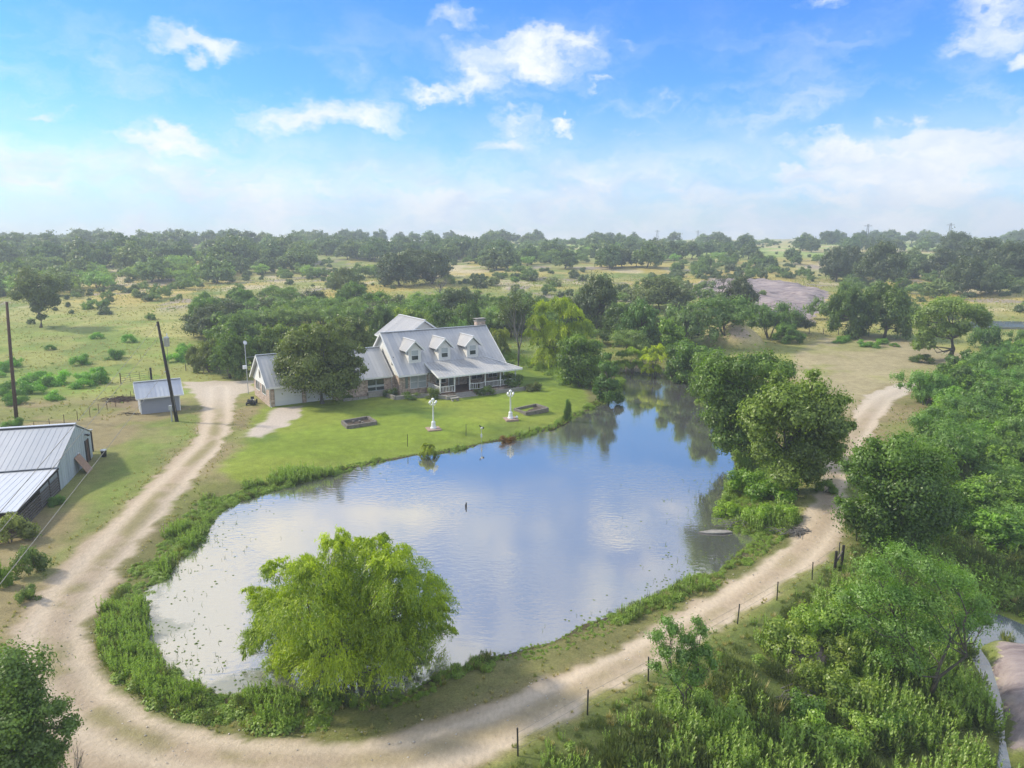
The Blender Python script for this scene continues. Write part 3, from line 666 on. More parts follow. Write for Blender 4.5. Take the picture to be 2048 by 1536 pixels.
def build_terrain():
    s = .30
    xs = np.arange(-62, 50, s); xs = np.array(grow(xs[0], -850, s, 1.022)[::-1] + list(xs) + grow(xs[-1], 850, s, 1.022))
    ys = np.arange(8, 118, s); ys = np.array(list(ys) + grow(ys[-1], 1150, s, 1.015))
    X, Y = np.meshgrid(xs, ys); x = X.ravel(); y = Y.ravel(); z = hfun(x, y)
    jx = x + (fbm(x / 1.3, y / 1.3, 5, 4) - .5) * 1.5; jy = y + (fbm(x / 1.3, y / 1.3, 6, 4) - .5) * 1.5
    road = sdist(jx, jy, ROAD); drive = sdist(jx, jy, DRIVE); dc = np.where(road > -3, seg_dist(x, y, CENTER, False), 9.)
    pond = sdist(x, y, POND); lawn = sdist(jx, jy, LAWN); lawn2 = sdist(jx, jy, LAWN2); tan = sdist(jx, jy, TAN); low = sdist(jx, jy, LOW)
    slab = np.full(x.shape, -60.); m = (y > 150) & (y < 330); slab[m] = sdist(x[m] + (fbm(x[m] / 6, y[m] / 6, 8, 4) - .5) * 9, y[m] + (fbm(x[m] / 6, y[m] / 6, 18, 4) - .5) * 9, SLAB)
    z = z + 1.2 * sst(slab, 0, 6) + sst(slab, 0, 3) * (fbm(x / 5, y / 9, 55, 5) - .5) * 2.2
    z = z + np.where(road > -1, sst(road, 0, 1) * (-.05 * np.exp(-((dc - .95) / .35) ** 2) + .03), 0)
    def mixc(c, col, f):
        f = np.clip(f, 0, 1)[:, None]; return c * (1 - f) + np.array(col) * f
    N1 = fbm(x / 9, y / 9, 41, 4); N2 = fbm(x / 28, y / 20, 42, 4); N3 = fbm(x / 2.5, y / 2.5, 43, 4); N4 = fbm(x / 70, y / 40, 44, 3)
    c = np.tile(np.array([.27, .285, .085]), (len(x), 1))
    c = mixc(c, (.17, .225, .055), sst(N1, .48, .62)); c = mixc(c, (.38, .34, .13), sst(N2, .50, .66) * .8)
    # mid-distance: ochre and straw flats, greener toward the left foreground
    midf = sst(y, 135, 200) * (1 - sst(y, 330, 420))
    c = mixc(c, (.46, .36, .11), midf * sst(fbm(x / 22, y / 30, 47, 4), .40, .56) * .8)
    c = mixc(c, (.50, .43, .27), midf * sst(fbm(x / 16, y / 22, 48, 4), .56, .68) * .9)
    c = mixc(c, (.24, .27, .08), midf * sst(fbm(x / 14, y / 20, 49, 4), .58, .68) * .7)
    c = mixc(c, (.30, .25, .23), midf * sst(fbm(x / 12, y / 16, 50, 5), .64, .70) * .8)
    far = sst(y, 340, 430); c = mixc(c, (.31, .40, .115), far); c = mixc(c, (.46, .41, .20), far * sst(N4, .52, .62))
    lf = (1 - sst(x, -30, -15)) * sst(y, 84, 92) * (1 - sst(y, 150, 190))
    c = mixc(c, (.21, .29, .06), lf * sst(N2 + .3 * (N1 - .5), .38, .55) * .75); c = mixc(c, (.40, .36, .14), lf * sst(N2, .52, .64) * .7)
    # yard, dam shoulders
    yard = (1 - sst(y, 100, 108)) * (1 - sst(low, -.2, .8))
    c = mixc(c, (.27, .225, .115), yard * (1 - lf)); c = mixc(c, (.20, .225, .06), yard * (1 - lf) * sst(N1, .42, .56) * .8)
    c = mixc(c, (.36, .31, .18), sst(tan, -.5, 1.5)); c = mixc(c, (.27, .275, .10), sst(tan, 0, 2) * sst(N1, .45, .6) * .8)
    lw = np.maximum(sst(lawn, -.6, 1.2), 0); lawnc = np.array((.195, .265, .036))
    c = mixc(c, lawnc, lw); c = mixc(c, (.10, .165, .032), lw * sst(N1, .45, .62) * .75); c = mixc(c, (.25, .29, .05), lw * sst(N2, .5, .62) * .6)
    l2 = sst(lawn2, -1, 1.5) * (.75 - .35 * sst(N3, .5, .62)); c = mixc(c, (.16, .225, .045), l2)
    lowf = sst(low, .0, 1.2); c = mixc(c, (.10, .135, .035), lowf * .9); c = mixc(c, (.17, .20, .055), lowf * sst(N1, .5, .6) * .8)
    bank = sst(pond, -4.2, -2.2) * (1 - lw * .8); c = mixc(c, (.14, .15, .05), bank * .8)
    c = mixc(c, (.07, .06, .035), sst(pond, -.9, -.2))
    shed = sst(-np.hypot((x + 46) / 5, (y - 86) / 2.6), -1.4, -.7); c = mixc(c, (.27, .20, .13), shed * .8)
    rd = sst(road + (N3 - .5) * .9, -.35, .1)
    rc = np.tile(np.array([.41, .325, .23]), (len(x), 1))
    leftroad = 1 - sst(x, -18, -2)
    rut = np.exp(-((dc - 1.05) / .55) ** 2); rc = mixc(rc, (.56, .465, .35), rut * .95); rc = mixc(rc, (.36, .29, .19), sst(N3, .55, .68) * .35 * (1 - rut)); rc = mixc(rc, (.34, .27, .17), sst(dc, 2.0, 3.2) * .45)
    rc = mixc(rc, (.27, .24, .11), np.exp(-(dc / .55) ** 2) * (.35 + .55 * leftroad) * sst(N3, .38, .55) * (1 - sst(y, 78, 90)))
    rc = mixc(rc, (.56, .50, .42), sst(y, 76, 92) * .6)
    c = c * (1 - rd[:, None]) + rc * rd[:, None]
    dv = sst(drive + (N3 - .5) * 1.4, -.3, .5); c = mixc(c, (.52, .45, .38), dv)
    rk = np.zeros_like(x)
    for rp in ROCKS: rk = np.maximum(rk, sst(sdist(jx, jy, rp), -.3, .2))
    c = mixc(c, (.46, .39, .32), rk)
    md = np.hypot((x - MOUND[0]) / 5.6, (y - MOUND[1]) / 6); c = mixc(c, (.50, .42, .22), sst(-md, -1.05, -.8)); c = mixc(c, (.50, .40, .31), sst(-np.hypot((x - MOUND[0]) / 2.2, (y - MOUND[1] + 3.2) / 1.6), -1, -.7))
    mask = np.stack([np.clip((1 - rd) * (1 - rk) * (1 - .75 * lw) * (1 - .6 * lowf), 0, 1) * (1 - .5 * lf), np.clip(rd + dv, 0, 1), lw, np.ones_like(x)], 1)
    ny, nx = X.shape; I = np.arange(ny * nx).reshape(ny, nx)
    Fq = np.stack([I[:-1, :-1].ravel(), I[:-1, 1:].ravel(), I[1:, 1:].ravel(), I[1:, :-1].ravel()], 1)
    mid = lambda a: a[Fq].mean(1)
    cls = np.zeros(len(Fq), int); cls[mid(lw) > .5] = 1; cls[mid(np.maximum(rd, dv)) > .5] = 2; cls[mid(slab) > 0] = 3; cls[mid(rk) > .5] = 3
    yc = mid(y); xc = mid(x); keep = np.abs(xc) < yc * .80 + 60
    V = np.stack([x, y, z], 1)
    for k, (nm, mm) in enumerate((('ground', 'ground'), ('lawn', 'ground'), ('dirt_road', 'ground'), ('rock_outcrop', 'rock'))):
        f = Fq[(cls == k) & keep]; u, inv = np.unique(f, return_inverse=True); f2 = inv.reshape(f.shape)
        me = mesh_np(nm, V[u], f2, [mm], True, attrs=[('soilcol', 'FLOAT_COLOR', 'POINT', np.concatenate([c[u], np.ones((len(u), 1))], 1)), ('mask', 'FLOAT_COLOR', 'POINT', mask[u])])
        tag(link(nm, me), kind='structure')
build_terrain()
def water_sheet(name, poly, z, m, pad):
    P = np.array(poly); lo = P.min(0) - pad; hi = P.max(0) + pad
    xs = np.arange(lo[0], hi[0], .5); ys = np.arange(lo[1], hi[1], .5); X, Y = np.meshgrid(xs, ys); x = X.ravel(); y = Y.ravel()
    d = sdist(x, y, poly); I = np.arange(len(x)).reshape(X.shape)
    Fq = np.stack([I[:-1, :-1].ravel(), I[:-1, 1:].ravel(), I[1:, 1:].ravel(), I[1:, :-1].ravel()], 1)
    Fq = Fq[d[Fq].max(1) > -pad]; u, inv = np.unique(Fq, return_inverse=True)
    sc = 1 - sst(d, .2, 3.5) ; sc = sc * .55 + .40 * np.exp(-((np.hypot(x + 17, y - 31) - 4.5) / 1.2) ** 2)
    sc = sc * (1 - sst(x, -6, 0) * .35) * (1 - sst(y, 46, 60) * .6)
    me = mesh_np(name, np.stack([x, y, np.full_like(x, z)], 1)[u], inv.reshape(Fq.shape), [m], True, attrs=[('scum', 'FLOAT', 'POINT', sc[u])])
    tag(link(name, me), kind='structure')
water_sheet('pond', POND, WATER, 'pond_water', 1.6)
water_sheet('creek', CREEK, CREEK_Z, 'creek_water', .35)
p = at(2005, 652)
if p:
    me = MB().prism([(p[0]-9, p[1]-4, 0), (p[0]+16, p[1]-5, 0), (p[0]+18, p[1]+5, 0), (p[0]+2, p[1]+7, 0), (p[0]-8, p[1]+4, 0)], (0, 0, -.4))
    o = me.build('stream', 'creek_water'); o.location = (0, 0, p[2] + .25); tag(o, kind='structure')

# ------------------------------------------------------------------ ranch house (local frame: x along the front, y away from the camera)
HO = G(540, 814); TH = R(32)
def hw(u, v, z=0): return (HO[0] + u * math.cos(TH) - v * math.sin(TH), HO[1] + u * math.sin(TH) + v * math.cos(TH), z)
def build_house():
    H = thing('ranch_house', 'long tan brick house with pale metal roofs, three white dormers and a front porch', 'house', (HO[0], HO[1], 0), TH)
    B = lambda *a: MB().box(*a)
    # --- garage
    wall = MB()
    wall.box(0, .6, 0, .3, -.4, 2.45); wall.box(4.0, 4.45, 0, .3, -.4, 2.45); wall.box(7.8, 8.3, 0, .3, -.4, 2.45)
    wall.box(0, .25, .302, 8, -.4, 1.18); wall.box(0, .25, .302, 1.5, 1.18, 2.3); wall.box(0, .25, 3.3, 4.7, 1.18, 2.3); wall.box(0, .25, 6.6, 8, 1.18, 2.3)
    wall.box(.25, 8, 7.7, 8, -.4, 2.4)
    wall.box(8.3, 12.2, -.9, -.6, -.4, 2.5); wall.box(14.4, 15.9, -.9, -.6, -.4, 2.5); wall.box(12.2, 14.4, -.9, -.6, -.4, .72); wall.box(12.2, 14.4, -.9, -.6, 2.2, 2.5)
    wall.box(8.0, 8.3, -.9, 0, -.4, 2.5); wall.box(8, 15.6, 6.9, 7.2, -.4, 2.4)
    wall.build('wall', 'brick', H)
    b = MB(); b.box(.6, 4.0, .02, .25, 2.05, 2.45); b.box(4.45, 7.8, .02, .25, 2.05, 2.45); b.build('header', 'white_paint', H)
    for a0, a1 in ((.6, 4.0), (4.45, 7.8)):
        d = B(a0 + .05, a1 - .05, .08, .16, 0, 2.03)
        for k in range(1, 4): d.box(a0 + .06, a1 - .06, .074, .08, k * .5 - .012, k * .5 + .012)
        d.build('garage_door', 'garage_white', H)
    # left gable: lap siding above the brick
    g = MB(); g.prism([(-.05, -.1, 2.3), (-.05, 8.1, 2.3), (-.05, 4, 5.45)], (.12, 0, 0)); g.build('gable_siding', 'white_siding', H)
    for v0, v1 in ((1.5, 3.3), (4.7, 6.6)):
        w = MB(); w.box(-.03, .1, v0, v1, 1.2, 2.28); w.build('window', 'glass_dark', H)
        f = MB(); f.box(-.07, .05, v0 - .07, v0, 1.15, 2.3); f.box(-.07, .05, v1, v1 + .07, 1.15, 2.3); f.box(-.06, .04, v0, v1, 1.13, 1.2); f.box(-.06, .04, (v0 + v1) / 2 - .03, (v0 + v1) / 2 + .03, 1.2, 2.29)
        f.build('frame', 'white_paint', bpy.data.objects[w.name] if hasattr(w, 'name') else H) if False else f.build('window_frame', 'white_paint', H)
    v_ = MB(); v_.lathe([(.38, 0), (.38, .05)], 14); o = v_.build('gable_vent', 'grey_wood', H); o.rotation_euler = (0, R(-90), 0); o.scale = (1.5, .8, 1); o.location = (-.06, 4, 3.5)
    # roofs
    t = .16
    roof_part((-.4, -.42, 2.46), (8.2, -.42, 2.46), (8.2, 4, 5.82), (-.4, 4, 5.82), t).build('roof', 'roof_metal', H)
    roof_part((8.2, 8.42, 2.46), (-.4, 8.42, 2.46), (-.4, 4.002, 5.815), (8.2, 4.002, 5.815), t).build('roof', 'roof_metal', H)
    roof_part((8.22, -1.3, 2.52), (15.55, -1.3, 2.52), (15.55, 3.1, 5.74), (8.22, 3.1, 5.74), t).build('roof', 'roof_metal', H)
    roof_part((15.55, 7.5, 2.52), (8.22, 7.5, 2.52), (8.22, 3.102, 5.735), (15.55, 3.102, 5.735), t).build('roof', 'roof_metal', H)
    g = MB(); g.bar((-.42, 4, 5.87), (8.2, 4, 5.87), .34, .05); g.bar((8.23, 3.1, 5.79), (15.55, 3.1, 5.79), .34, .05); g.build('ridge_cap', 'galv', H)
    g = MB()   # rake and eave trim
    for (x0, ye, ze, yr, zr) in ((-.43, -.42, 2.40, 4, 5.76), (-.43, 8.42, 2.40, 4, 5.76)): g.bar((x0, ye, ze), (x0, yr, zr), .05, .22)
    g.build('rake_trim', 'white_paint', H); MB().bar((-.42, -.46, 2.36), (8.2, -.46, 2.36), .06, .18).build('fascia', 'white_paint', H); MB().bar((8.2, -1.34, 2.42), (15.5, -1.34, 2.42), .06, .18).build('fascia', 'white_paint', H)
    for (x, y, zz) in ((.05, -.12, 2.3), (15.45, -1.0, 2.4), (19.9, -3.0, 2.6)):
        d = MB().tube([(x, y - .25, zz), (x, y, zz - .2), (x, y, .05), (x + .1, y - .2, 0)], .055, 6); d.build('downspout', 'white_paint', H)
    # wing window
    w = MB().box(12.2, 14.4, -.84, -.74, .72, 2.2).build('window', 'glass_dark', H)
    f = MB(); f.box(12.2, 14.4, -.93, -.85, 1.18, 1.45); f.box(13.26, 13.34, -.95, -.84, .72, 2.2); f.box(12.2, 14.4, -.94, -.85, .66, .74); f.build('frame', 'blind', w)
    MB().box(12.0, 14.7, -1.5, -.93, 0, .62).build('planter_box', 'concrete', H)
    # --- main block
    m = MB()
    m.box(15.9, 17.45, -2.4, -2.1, -.4, 3.1); m.box(19.75, 31.5, -2.4, -2.1, -.4, 3.1); m.box(17.45, 19.75, -2.4, -2.1, -.4, .74); m.box(17.45, 19.75, -2.4, -2.1, 2.42, 3.1)
    m.box(15.9, 16.2, -2.1, 7.6, -.4, 2.6); m.box(31.2, 31.5, -2.1, 7.6, -.4, 3.0); m.box(16.2, 31.2, 7.3, 7.6, -.4, 3.0); m.build('wall', 'brick', H)
    sl = 4.9 / 5.9
    for x0 in (15.85, 31.42):
        MB().prism([(x0, -2.3, 2.55), (x0, 7.5, 2.55), (x0, 7.5, 3.35), (x0, 2.6, 7.45), (x0, -2.3, 3.35)], (.13, 0, 0)).build('gable_siding', 'white_siding', H)
    roof_part((15.5, -3.3, 2.8), (31.75, -3.3, 2.8), (31.75, 2.6, 7.7), (15.5, 2.6, 7.7), .18).build('roof', 'roof_metal', H)
    roof_part((31.75, 8.5, 2.8), (15.5, 8.5, 2.8), (15.5, 2.602, 7.695), (31.75, 2.602, 7.695), .18).build('roof', 'roof_metal', H)
    g = MB(); g.bar((15.48, 2.6, 7.76), (31.77, 2.6, 7.76), .36, .05); g.build('ridge_cap', 'galv', H)
    g = MB()
    for x0 in (15.46, 31.79): g = MB(); g.bar((x0, -3.32, 2.73), (x0, 2.6, 7.64), .06, .24); g.bar((x0, 8.52, 2.73), (x0, 2.6, 7.64), .06, .24); g.build('rake_trim', 'white_paint', H)
    MB().bar((15.45, -3.35, 2.68), (19.5, -3.35, 2.68), .06, .2).build('fascia', 'white_paint', H)
    MB().box(15.82, 15.9, -.9, -.2, 3.75, 4.9).build('window', 'glass_dark', H)
    # bay windows and shutters
    for a0, a1 in ((17.5, 18.45), (18.65, 19.7)):
        w = MB().box(a0, a1, -2.36, -2.28, .78, 2.38).build('window', 'blind', H)
        f = MB(); f.box(a0 - .06, a0, -2.46, -2.3, .74, 2.42); f.box(a1, a1 + .06, -2.46, -2.3, .74, 2.42); f.box(a0, a1, -2.45, -2.36, 1.55, 1.62); f.box(a0, a1, -2.46, -2.36, .72, .78); f.build('frame', 'white_paint', w)
    for a0, a1 in ((16.75, 17.1),): MB().box(a0, a1, -2.47, -2.4, .85, 2.5).build('shutter', 'door_green', H)
    # dormers
    for k, uc in enumerate((18.45, 22.8, 27.12)):
        d = thing('dormer', None, None, (uc, 0, 0)); d.parent = H; del_ = None
        W = .88; zf = lambda v: 2.8 + (v + 3.3) * sl
        v0 = -1.82
        b = MB(); b.prism([(-W, v0, zf(v0) - .1), (-W, v0, 5.85), (-W, .45, 5.85)], (2 * W, 0, 0)); b.build('dormer_wall', 'white_siding', d)
        MB().prism([(-W - .01, v0 - .03, zf(v0) - .16), (W + .01, v0 - .03, zf(v0) - .16), (W + .01, v0 - .03, 5.75), (0, v0 - .03, 6.75), (-W - .01, v0 - .03, 5.75)], (0, .1, 0)).build('dormer_face', 'white_siding', d)
        ye = v0 - .32; bz = lambda z: (z - 2.8) / sl - 3.3
        for sgn in (-1, 1):
            e = (sgn * 1.38, ye, 5.62); e2 = (sgn * 1.38, bz(5.62) + .1, 5.62); r1 = (0, ye, 6.95); r2 = (0, bz(6.95) + .1, 6.95)
            (roof_part(e2, e, r1, r2, .1, .42) if sgn < 0 else roof_part(e, e2, r2, r1, .1, .42)).build('dormer_roof', 'roof_metal_side', d)
            MB().bar((sgn * 1.39, ye - .03, 5.56), (0, ye - .03, 6.90), .05, .17).build('rake_trim', 'white_paint', d)
        MB().bar((0, ye, 7.0), (0, bz(6.95), 7.0), .24, .04).build('ridge_cap', 'white_paint', d)
        MB().box(-.46, .46, v0 - .06, v0 - .03, 4.42, 5.65).build('pane', 'glass_dark', d)
        f = MB(); f.box(-.53, -.46, v0 - .09, v0 - .03, 4.36, 5.72); f.box(.46, .53, v0 - .09, v0 - .03, 4.36, 5.72); f.box(-.46, .46, v0 - .09, v0 - .03, 4.36, 4.42); f.box(-.46, .46, v0 - .09, v0 - .03, 5.65, 5.72); f.box(-.46, .46, v0 - .08, v0 - .06, 4.98, 5.04); f.build('window_frame', 'white_paint', d)
        MB().box(-.44, .44, v0 - .068, v0 - .06, 5.04 if k else 5.0, 5.63).build('blind', 'blind', d)
    # rear cross gable
    for (e0, e1, r1, r0) in (((19.0, 13.6, 6.0), (19.0, 4.5, 6.0), (23, 4.5, 8.76), (23, 13.6, 8.76)), ((27.0, 4.5, 6.0), (27.0, 13.6, 6.0), (23.002, 13.6, 8.755), (23.002, 4.5, 8.755))):
        roof_part(e0, e1, r1, r0, .16).build('roof', 'roof_metal_side', H)
    MB().prism([(19.4, 4.85, 5.9), (26.6, 4.85, 5.9), (26.6, 4.85, 6.05), (23, 4.85, 8.5), (19.4, 4.85, 6.05)], (0, .1, 0)).build('gable_siding', 'grey_siding' if False else 'white_siding', H)
    g = MB(); g.bar((18.98, 4.47, 5.93), (23, 4.47, 8.69), .06, .2); g.bar((27.02, 4.47, 5.93), (23, 4.47, 8.69), .06, .2); g.bar((18.98, 13.63, 5.93), (23, 13.63, 8.69), .06, .2); g.bar((18.97, 4.5, 5.93), (18.97, 13.6, 5.93), .06, .2); g.bar((23, 4.45, 8.81), (23, 13.62, 8.81), .3, .05); g.build('fascia', 'white_paint', H)
    MB().box(19.4, 26.6, 5.0, 13.2, -.5, 5.95).build('rear_wall', 'white_siding', H)
    # side porch roof
    roof_part((34.3, 1.2, 2.75), (34.3, 8.2, 2.75), (31.52, 8.2, 3.45), (31.52, 1.2, 3.45), .14).build('side_porch_roof', 'porch_metal', H)
    for y in (1.4, 8.0): MB().box(34.0, 34.12, y - .06, y + .06, -.3, 2.62).build('porch_post', 'white_paint', H)
    # chimney
    c = MB().box(30.55, 31.95, 3.0, 3.85, -.3, 8.25).build('chimney', 'brick', H)
    k = MB(); k.box(30.48, 32.02, 2.93, 3.92, 8.25, 8.4); k.box(30.7, 31.8, 3.1, 3.75, 8.4, 8.62); k.box(30.45, 32.05, 2.9, 3.95, 8.62, 8.7); k.build('chimney_cap', 'concrete', c)
    # --- front porch
    ze, zt = 2.75, 3.95
    roof_part((19.45, -6.75, ze), (32.1, -6.75, ze), (28.9, -1.9, zt), (19.75, -1.9, zt), .12).build('porch_roof', 'porch_metal', H)
    roof_part((32.1, -6.75, ze), (32.1, -.8, ze), (31.8, -.8, 2.9), (28.905, -1.9, zt - .005), .12, 99).build('porch_roof', 'porch_metal', H)
    g = MB(); g.bar((19.43, -6.78, ze - .1), (32.12, -6.78, ze - .1), .06, .2); g.bar((19.43, -6.78, ze - .08), (19.72, -1.95, zt - .08), .07, .2); g.bar((32.13, -6.78, ze + .04), (28.92, -1.9, zt + .05), .16, .05); g.build('porch_fascia', 'white_paint', H)
    MB().box(19.8, 31.8, -6.45, -2.402, -.3, .45).build('porch_base', 'brick', H)
    MB().box(19.75, 31.85, -6.5, -2.41, .45, .52).build('porch_floor', 'rust', H)
    for x in (19.9, 21.95, 24.2, 26.55, 28.9, 31.3): MB().box(x - .07, x + .07, -6.33, -6.19, .52, 2.62).build('porch_post', 'white_paint', H)
    def rail(a, b, nm='railing'):
        a = Vector(a); b = Vector(b); d = (b - a); n = max(int(d.length / .2), 2); r = MB(); u = Vector((0, 0, 1))
        r.bar(a + u * .85, b + u * .85, .06, .08); r.bar(a + u * .12, b + u * .12, .05, .06)
        for i in range(1, n): p = a + d * i / n; r.bar(p + u * .13, p + u * .84, .045, .045, up=(0, 1, 0))
        r.build(nm, 'white_paint', H)
    rail((19.97, -6.26, .52), (21.88, -6.26, .52)); rail((19.9, -6.18, .52), (19.9, -2.45, .52)); rail((24.27, -6.26, .52), (25.4, -6.6, .52)); rail((25.4, -6.6, .52), (26.4, -6.26, .52)); rail((26.62, -6.26, .52), (28.83, -6.26, .52)); rail((28.97, -6.26, .52), (31.2, -6.26, .52))
    d = MB().box(23.1, 24.0, -2.46, -2.4, .52, 2.5).build('front_door', 'door_green', H)
    f = MB(); f.box(22.98, 23.1, -2.48, -2.4, .52, 2.6); f.box(24.0, 24.12, -2.48, -2.4, .52, 2.6); f.box(24.55, 24.65, -2.47, -2.4, .52, 2.55); f.build('door_frame', 'white_paint', d)
    for a0, a1 in ((21.2, 22.6), (26.6, 28.2), (29.3, 30.6)):
        w = MB().box(a0, a1, -2.46, -2.4, 1.1, 2.4).build('window', 'glass_dark', H)
        f = MB(); f.box(a0 - .06, a0, -2.48, -2.4, 1.04, 2.46); f.box(a1, a1 + .06, -2.48, -2.4, 1.04, 2.46); f.box(a0, a1, -2.48, -2.4, 1.04, 1.1); f.box((a0 + a1) / 2 - .03, (a0 + a1) / 2 + .03, -2.475, -2.4, 1.1, 2.4); f.build('frame', 'white_paint', w)
    s = MB()
    for k in range(4): s.box(21.9 - k * .12, 24.2 + k * .12, -6.52 - (k + 1) * .34, -6.52 - k * .34 + .02 * 0, -.2, .42 - k * .13)
    s.build('steps', 'concrete', H)
    return H
build_house()
# planter wall along the front
def lobj(name, mb, m, label, cat, group=None, **k):
    o = mb.build(name, m, **k); o.location = (HO[0], HO[1], 0); o.rotation_euler = (0, 0, TH); return tag(o, label, cat, group)
w = MB()
pts = [(14.2, -1.6), (14.5, -4.4), (18.2, -4.9), (20.2, -7.6)]
for a, b in zip(pts[:-1], pts[1:]): w.bar((*a, .16), (*b, .16), .3, .62)
for a, b in (((19.9, -7.85), (21.3, -8.0)), ((24.9, -8.1), (32.3, -8.1))): w.bar((*a, .16), (*b, .16), .3, .62)
lobj('planter_wall', w, 'concrete', 'low grey stone retaining wall of the flower beds along the house front', 'retaining wall')
w = MB(); w.bar((8.6, -1.7, .1), (11.8, -1.7, .1), .3, .45)
lobj('garden_edging', w, 'concrete', 'grey block edging of the narrow bed in front of the wing', 'edging')
b = MB(); b.box(20.1, 21.2, -9.1, -8.6, .28, .40); b.box(20.2, 20.4, -9.05, -8.65, -.05, .28); b.box(20.9, 21.1, -9.05, -8.65, -.05, .28)
lobj('stone_bench', b, 'concrete', 'small grey stone bench on the grass left of the porch steps', 'bench', bevel=.02)
def chair(u, v, rz, name, label, cat):
    o = thing(name, label, cat, hw(u, v, .53), TH + rz)
    MB().box(-.27, .27, -.25, .27, .38, .43).build('seat', 'creosote_wood', o)
    k = MB()
    for i in range(5): k.box(-.25 + i * .11, -.19 + i * .11, .24, .28, .43, 1.08)
    k.box(-.27, .27, .235, .285, 1.05, 1.12); k.build('backrest', 'creosote_wood', o)
    for sx in (-.25, .25):
        for sy in (-.22, .24): MB().box(sx - .025, sx + .025, sy - .025, sy + .025, .05, .38).build('leg', 'creosote_wood', o)
        MB().tube([(sx, -.5, .09), (sx, -.2, .02), (sx, .2, .02), (sx, .5, .1)], .022, 6).build('rocker', 'creosote_wood', o)
        MB().box(sx - .03, sx + .03, -.26, .26, .62, .66).build('armrest', 'creosote_wood', o)
chair(25.3, -4.2, 0, 'rocking_chair', 'dark wooden rocking chair on the porch right of the front door', 'chair')
bb = thing('outdoor_table', 'dark low table on the porch behind the left railing', 'table', hw(20.9, -4.0, .53), TH)
MB().box(-.6, .6, -.35, .35, .55, .62).build('tabletop', 'creosote_wood', bb)
for sx in (-.5, .5):
    for sy in (-.28, .28): MB().box(sx - .04, sx + .04, sy - .04, sy + .04, 0, .55).build('leg', 'creosote_wood', bb)

# ------------------------------------------------------------------ satellite dish mast behind the garage
ms = hw(-.6, 9.0); zt = ztop(684, ms[1]); mo = thing('antenna_mast', 'thin grey mast with a white dish and box behind the garage', 'antenna', ms, TH)
MB().tube([(0, 0, -.1), (0, 0, zt)], .05, 8).build('pole', 'galv', mo)
d = MB().lathe([(.02, 0), (.28, .03), (.45, .12), (.46, .13), (.28, .05), (.02, .02)], 16).build('dish', 'lamp_white', mo, True); d.scale = (.62, .62, .62); d.location = (0, -.12, zt - .1); d.rotation_euler = (R(70), 0, R(20))
MB().box(-.45, .05, -.2, .1, 3.4, 3.85).build('box', 'lamp_white', mo, bevel=.03)
MB().bar((0, 0, 4.9), (1.1, 0, 4.9), .03).build('brace', 'galv', mo)

# ------------------------------------------------------------------ lamp posts
def lamp_post(P, label):
    o = thing('lamp_post', label, 'lamp post', P, R(20), 'white five-globe lamp posts on the lawn')
    MB().box(-.75, .75, -.75, .75, -.15, .08).build('base_slab', 'pink_stone', o, bevel=.02)
    MB().lathe([(.34, .08), (.34, .2), (.27, .26), (.22, .7), (.24, .78), (.15, .86), (.13, .9)], 12).build('pedestal', 'lamp_white', o)
    MB().lathe([(.10, .9), (.09, 1.1), (.075, 2.75), (.11, 2.8), (.07, 2.86), (.06, 3.1)], 12).build('post', 'lamp_white', o, True)
    for k in range(4):
        a = math.pi / 2 * k + .4; c, s = math.cos(a), math.sin(a)
        MB().tube([(0, 0, 2.78), (.2 * c, .2 * s, 2.66), (.38 * c, .38 * s, 2.70), (.42 * c, .42 * s, 2.84)], .028, 6).build('arm', 'lamp_white', o, True)
        MB().ball((.42 * c, .42 * s, 2.96), .135).build('globe', 'globe_glass', o, True)
    MB().ball((0, 0, 3.24), .18).build('globe', 'globe_glass', o, True)
    return o
lamp_post(at(867, 858), 'white five-globe lamp post on a square slab, nearer the left raised bed')
lp2 = at(1021, 838); lamp_post(lp2, 'white five-globe lamp post standing beside the right raised bed')
g = MB().lathe([(.05, 0), (.16, .08), (.17, .2), (.08, .32)], 12).build('bucket', 'lamp_white', None, True); g.location = (lp2[0] + .72, lp2[1] - .1, lp2[2] + .08); tag(g, 'small white pot on the slab at the foot of the right lamp post', 'pot')
# raised beds
def bed(px, label, pot):
    P = [at(*p) for p in px]; c = [sum(q[i] for q in P) / 4 for i in range(3)]
    o = thing('raised_bed', label, 'raised bed', (c[0], c[1], c[2]), 0, 'square timber raised beds on the lawn')
    Q = [(p[0] - c[0], p[1] - c[1], 0) for p in P]
    for i in range(4):
        a = Vector(Q[i]); b = Vector(Q[(i + 1) % 4]); d = (b - a).normalized() * .12
        MB().bar(a + d + Vector((0, 0, .15)), b + d * (1 if i % 2 else -1) * 0 - d * 0 + Vector((0, 0, .15)), .24, .5).build('side_board', 'timber', o)
    MB().prism([(q[0] * .96, q[1] * .96, .02) for q in Q], (0, 0, .08)).build('soil', 'soil', o)
    return c
c1 = bed(((696,858),(753,849),(736,839),(684,848)), 'left square timber raised bed with pale pots inside, below the garage tree', True)
c2 = bed(((1053,831),(1096,825),(1072,812),(1029,821)), 'right square timber raised bed holding grass, beside the right lamp post', False)
for i, (dx, dy) in enumerate(((-.6, .1), (.1, .2), (.5, -.3))):
    g = MB().lathe([(.07, 0), (.13, .22), (.15, .24)], 10).build('flower_pot', 'concrete', None, True); g.location = (c1[0] + dx, c1[1] + dy, c1[2] + .1)
    tag(g, ['tall pale pot at the left end of the left raised bed', 'round pale pot in the middle of the left raised bed', 'small pale pot at the right of the left raised bed'][i], 'pot', 'pots in the left raised bed')

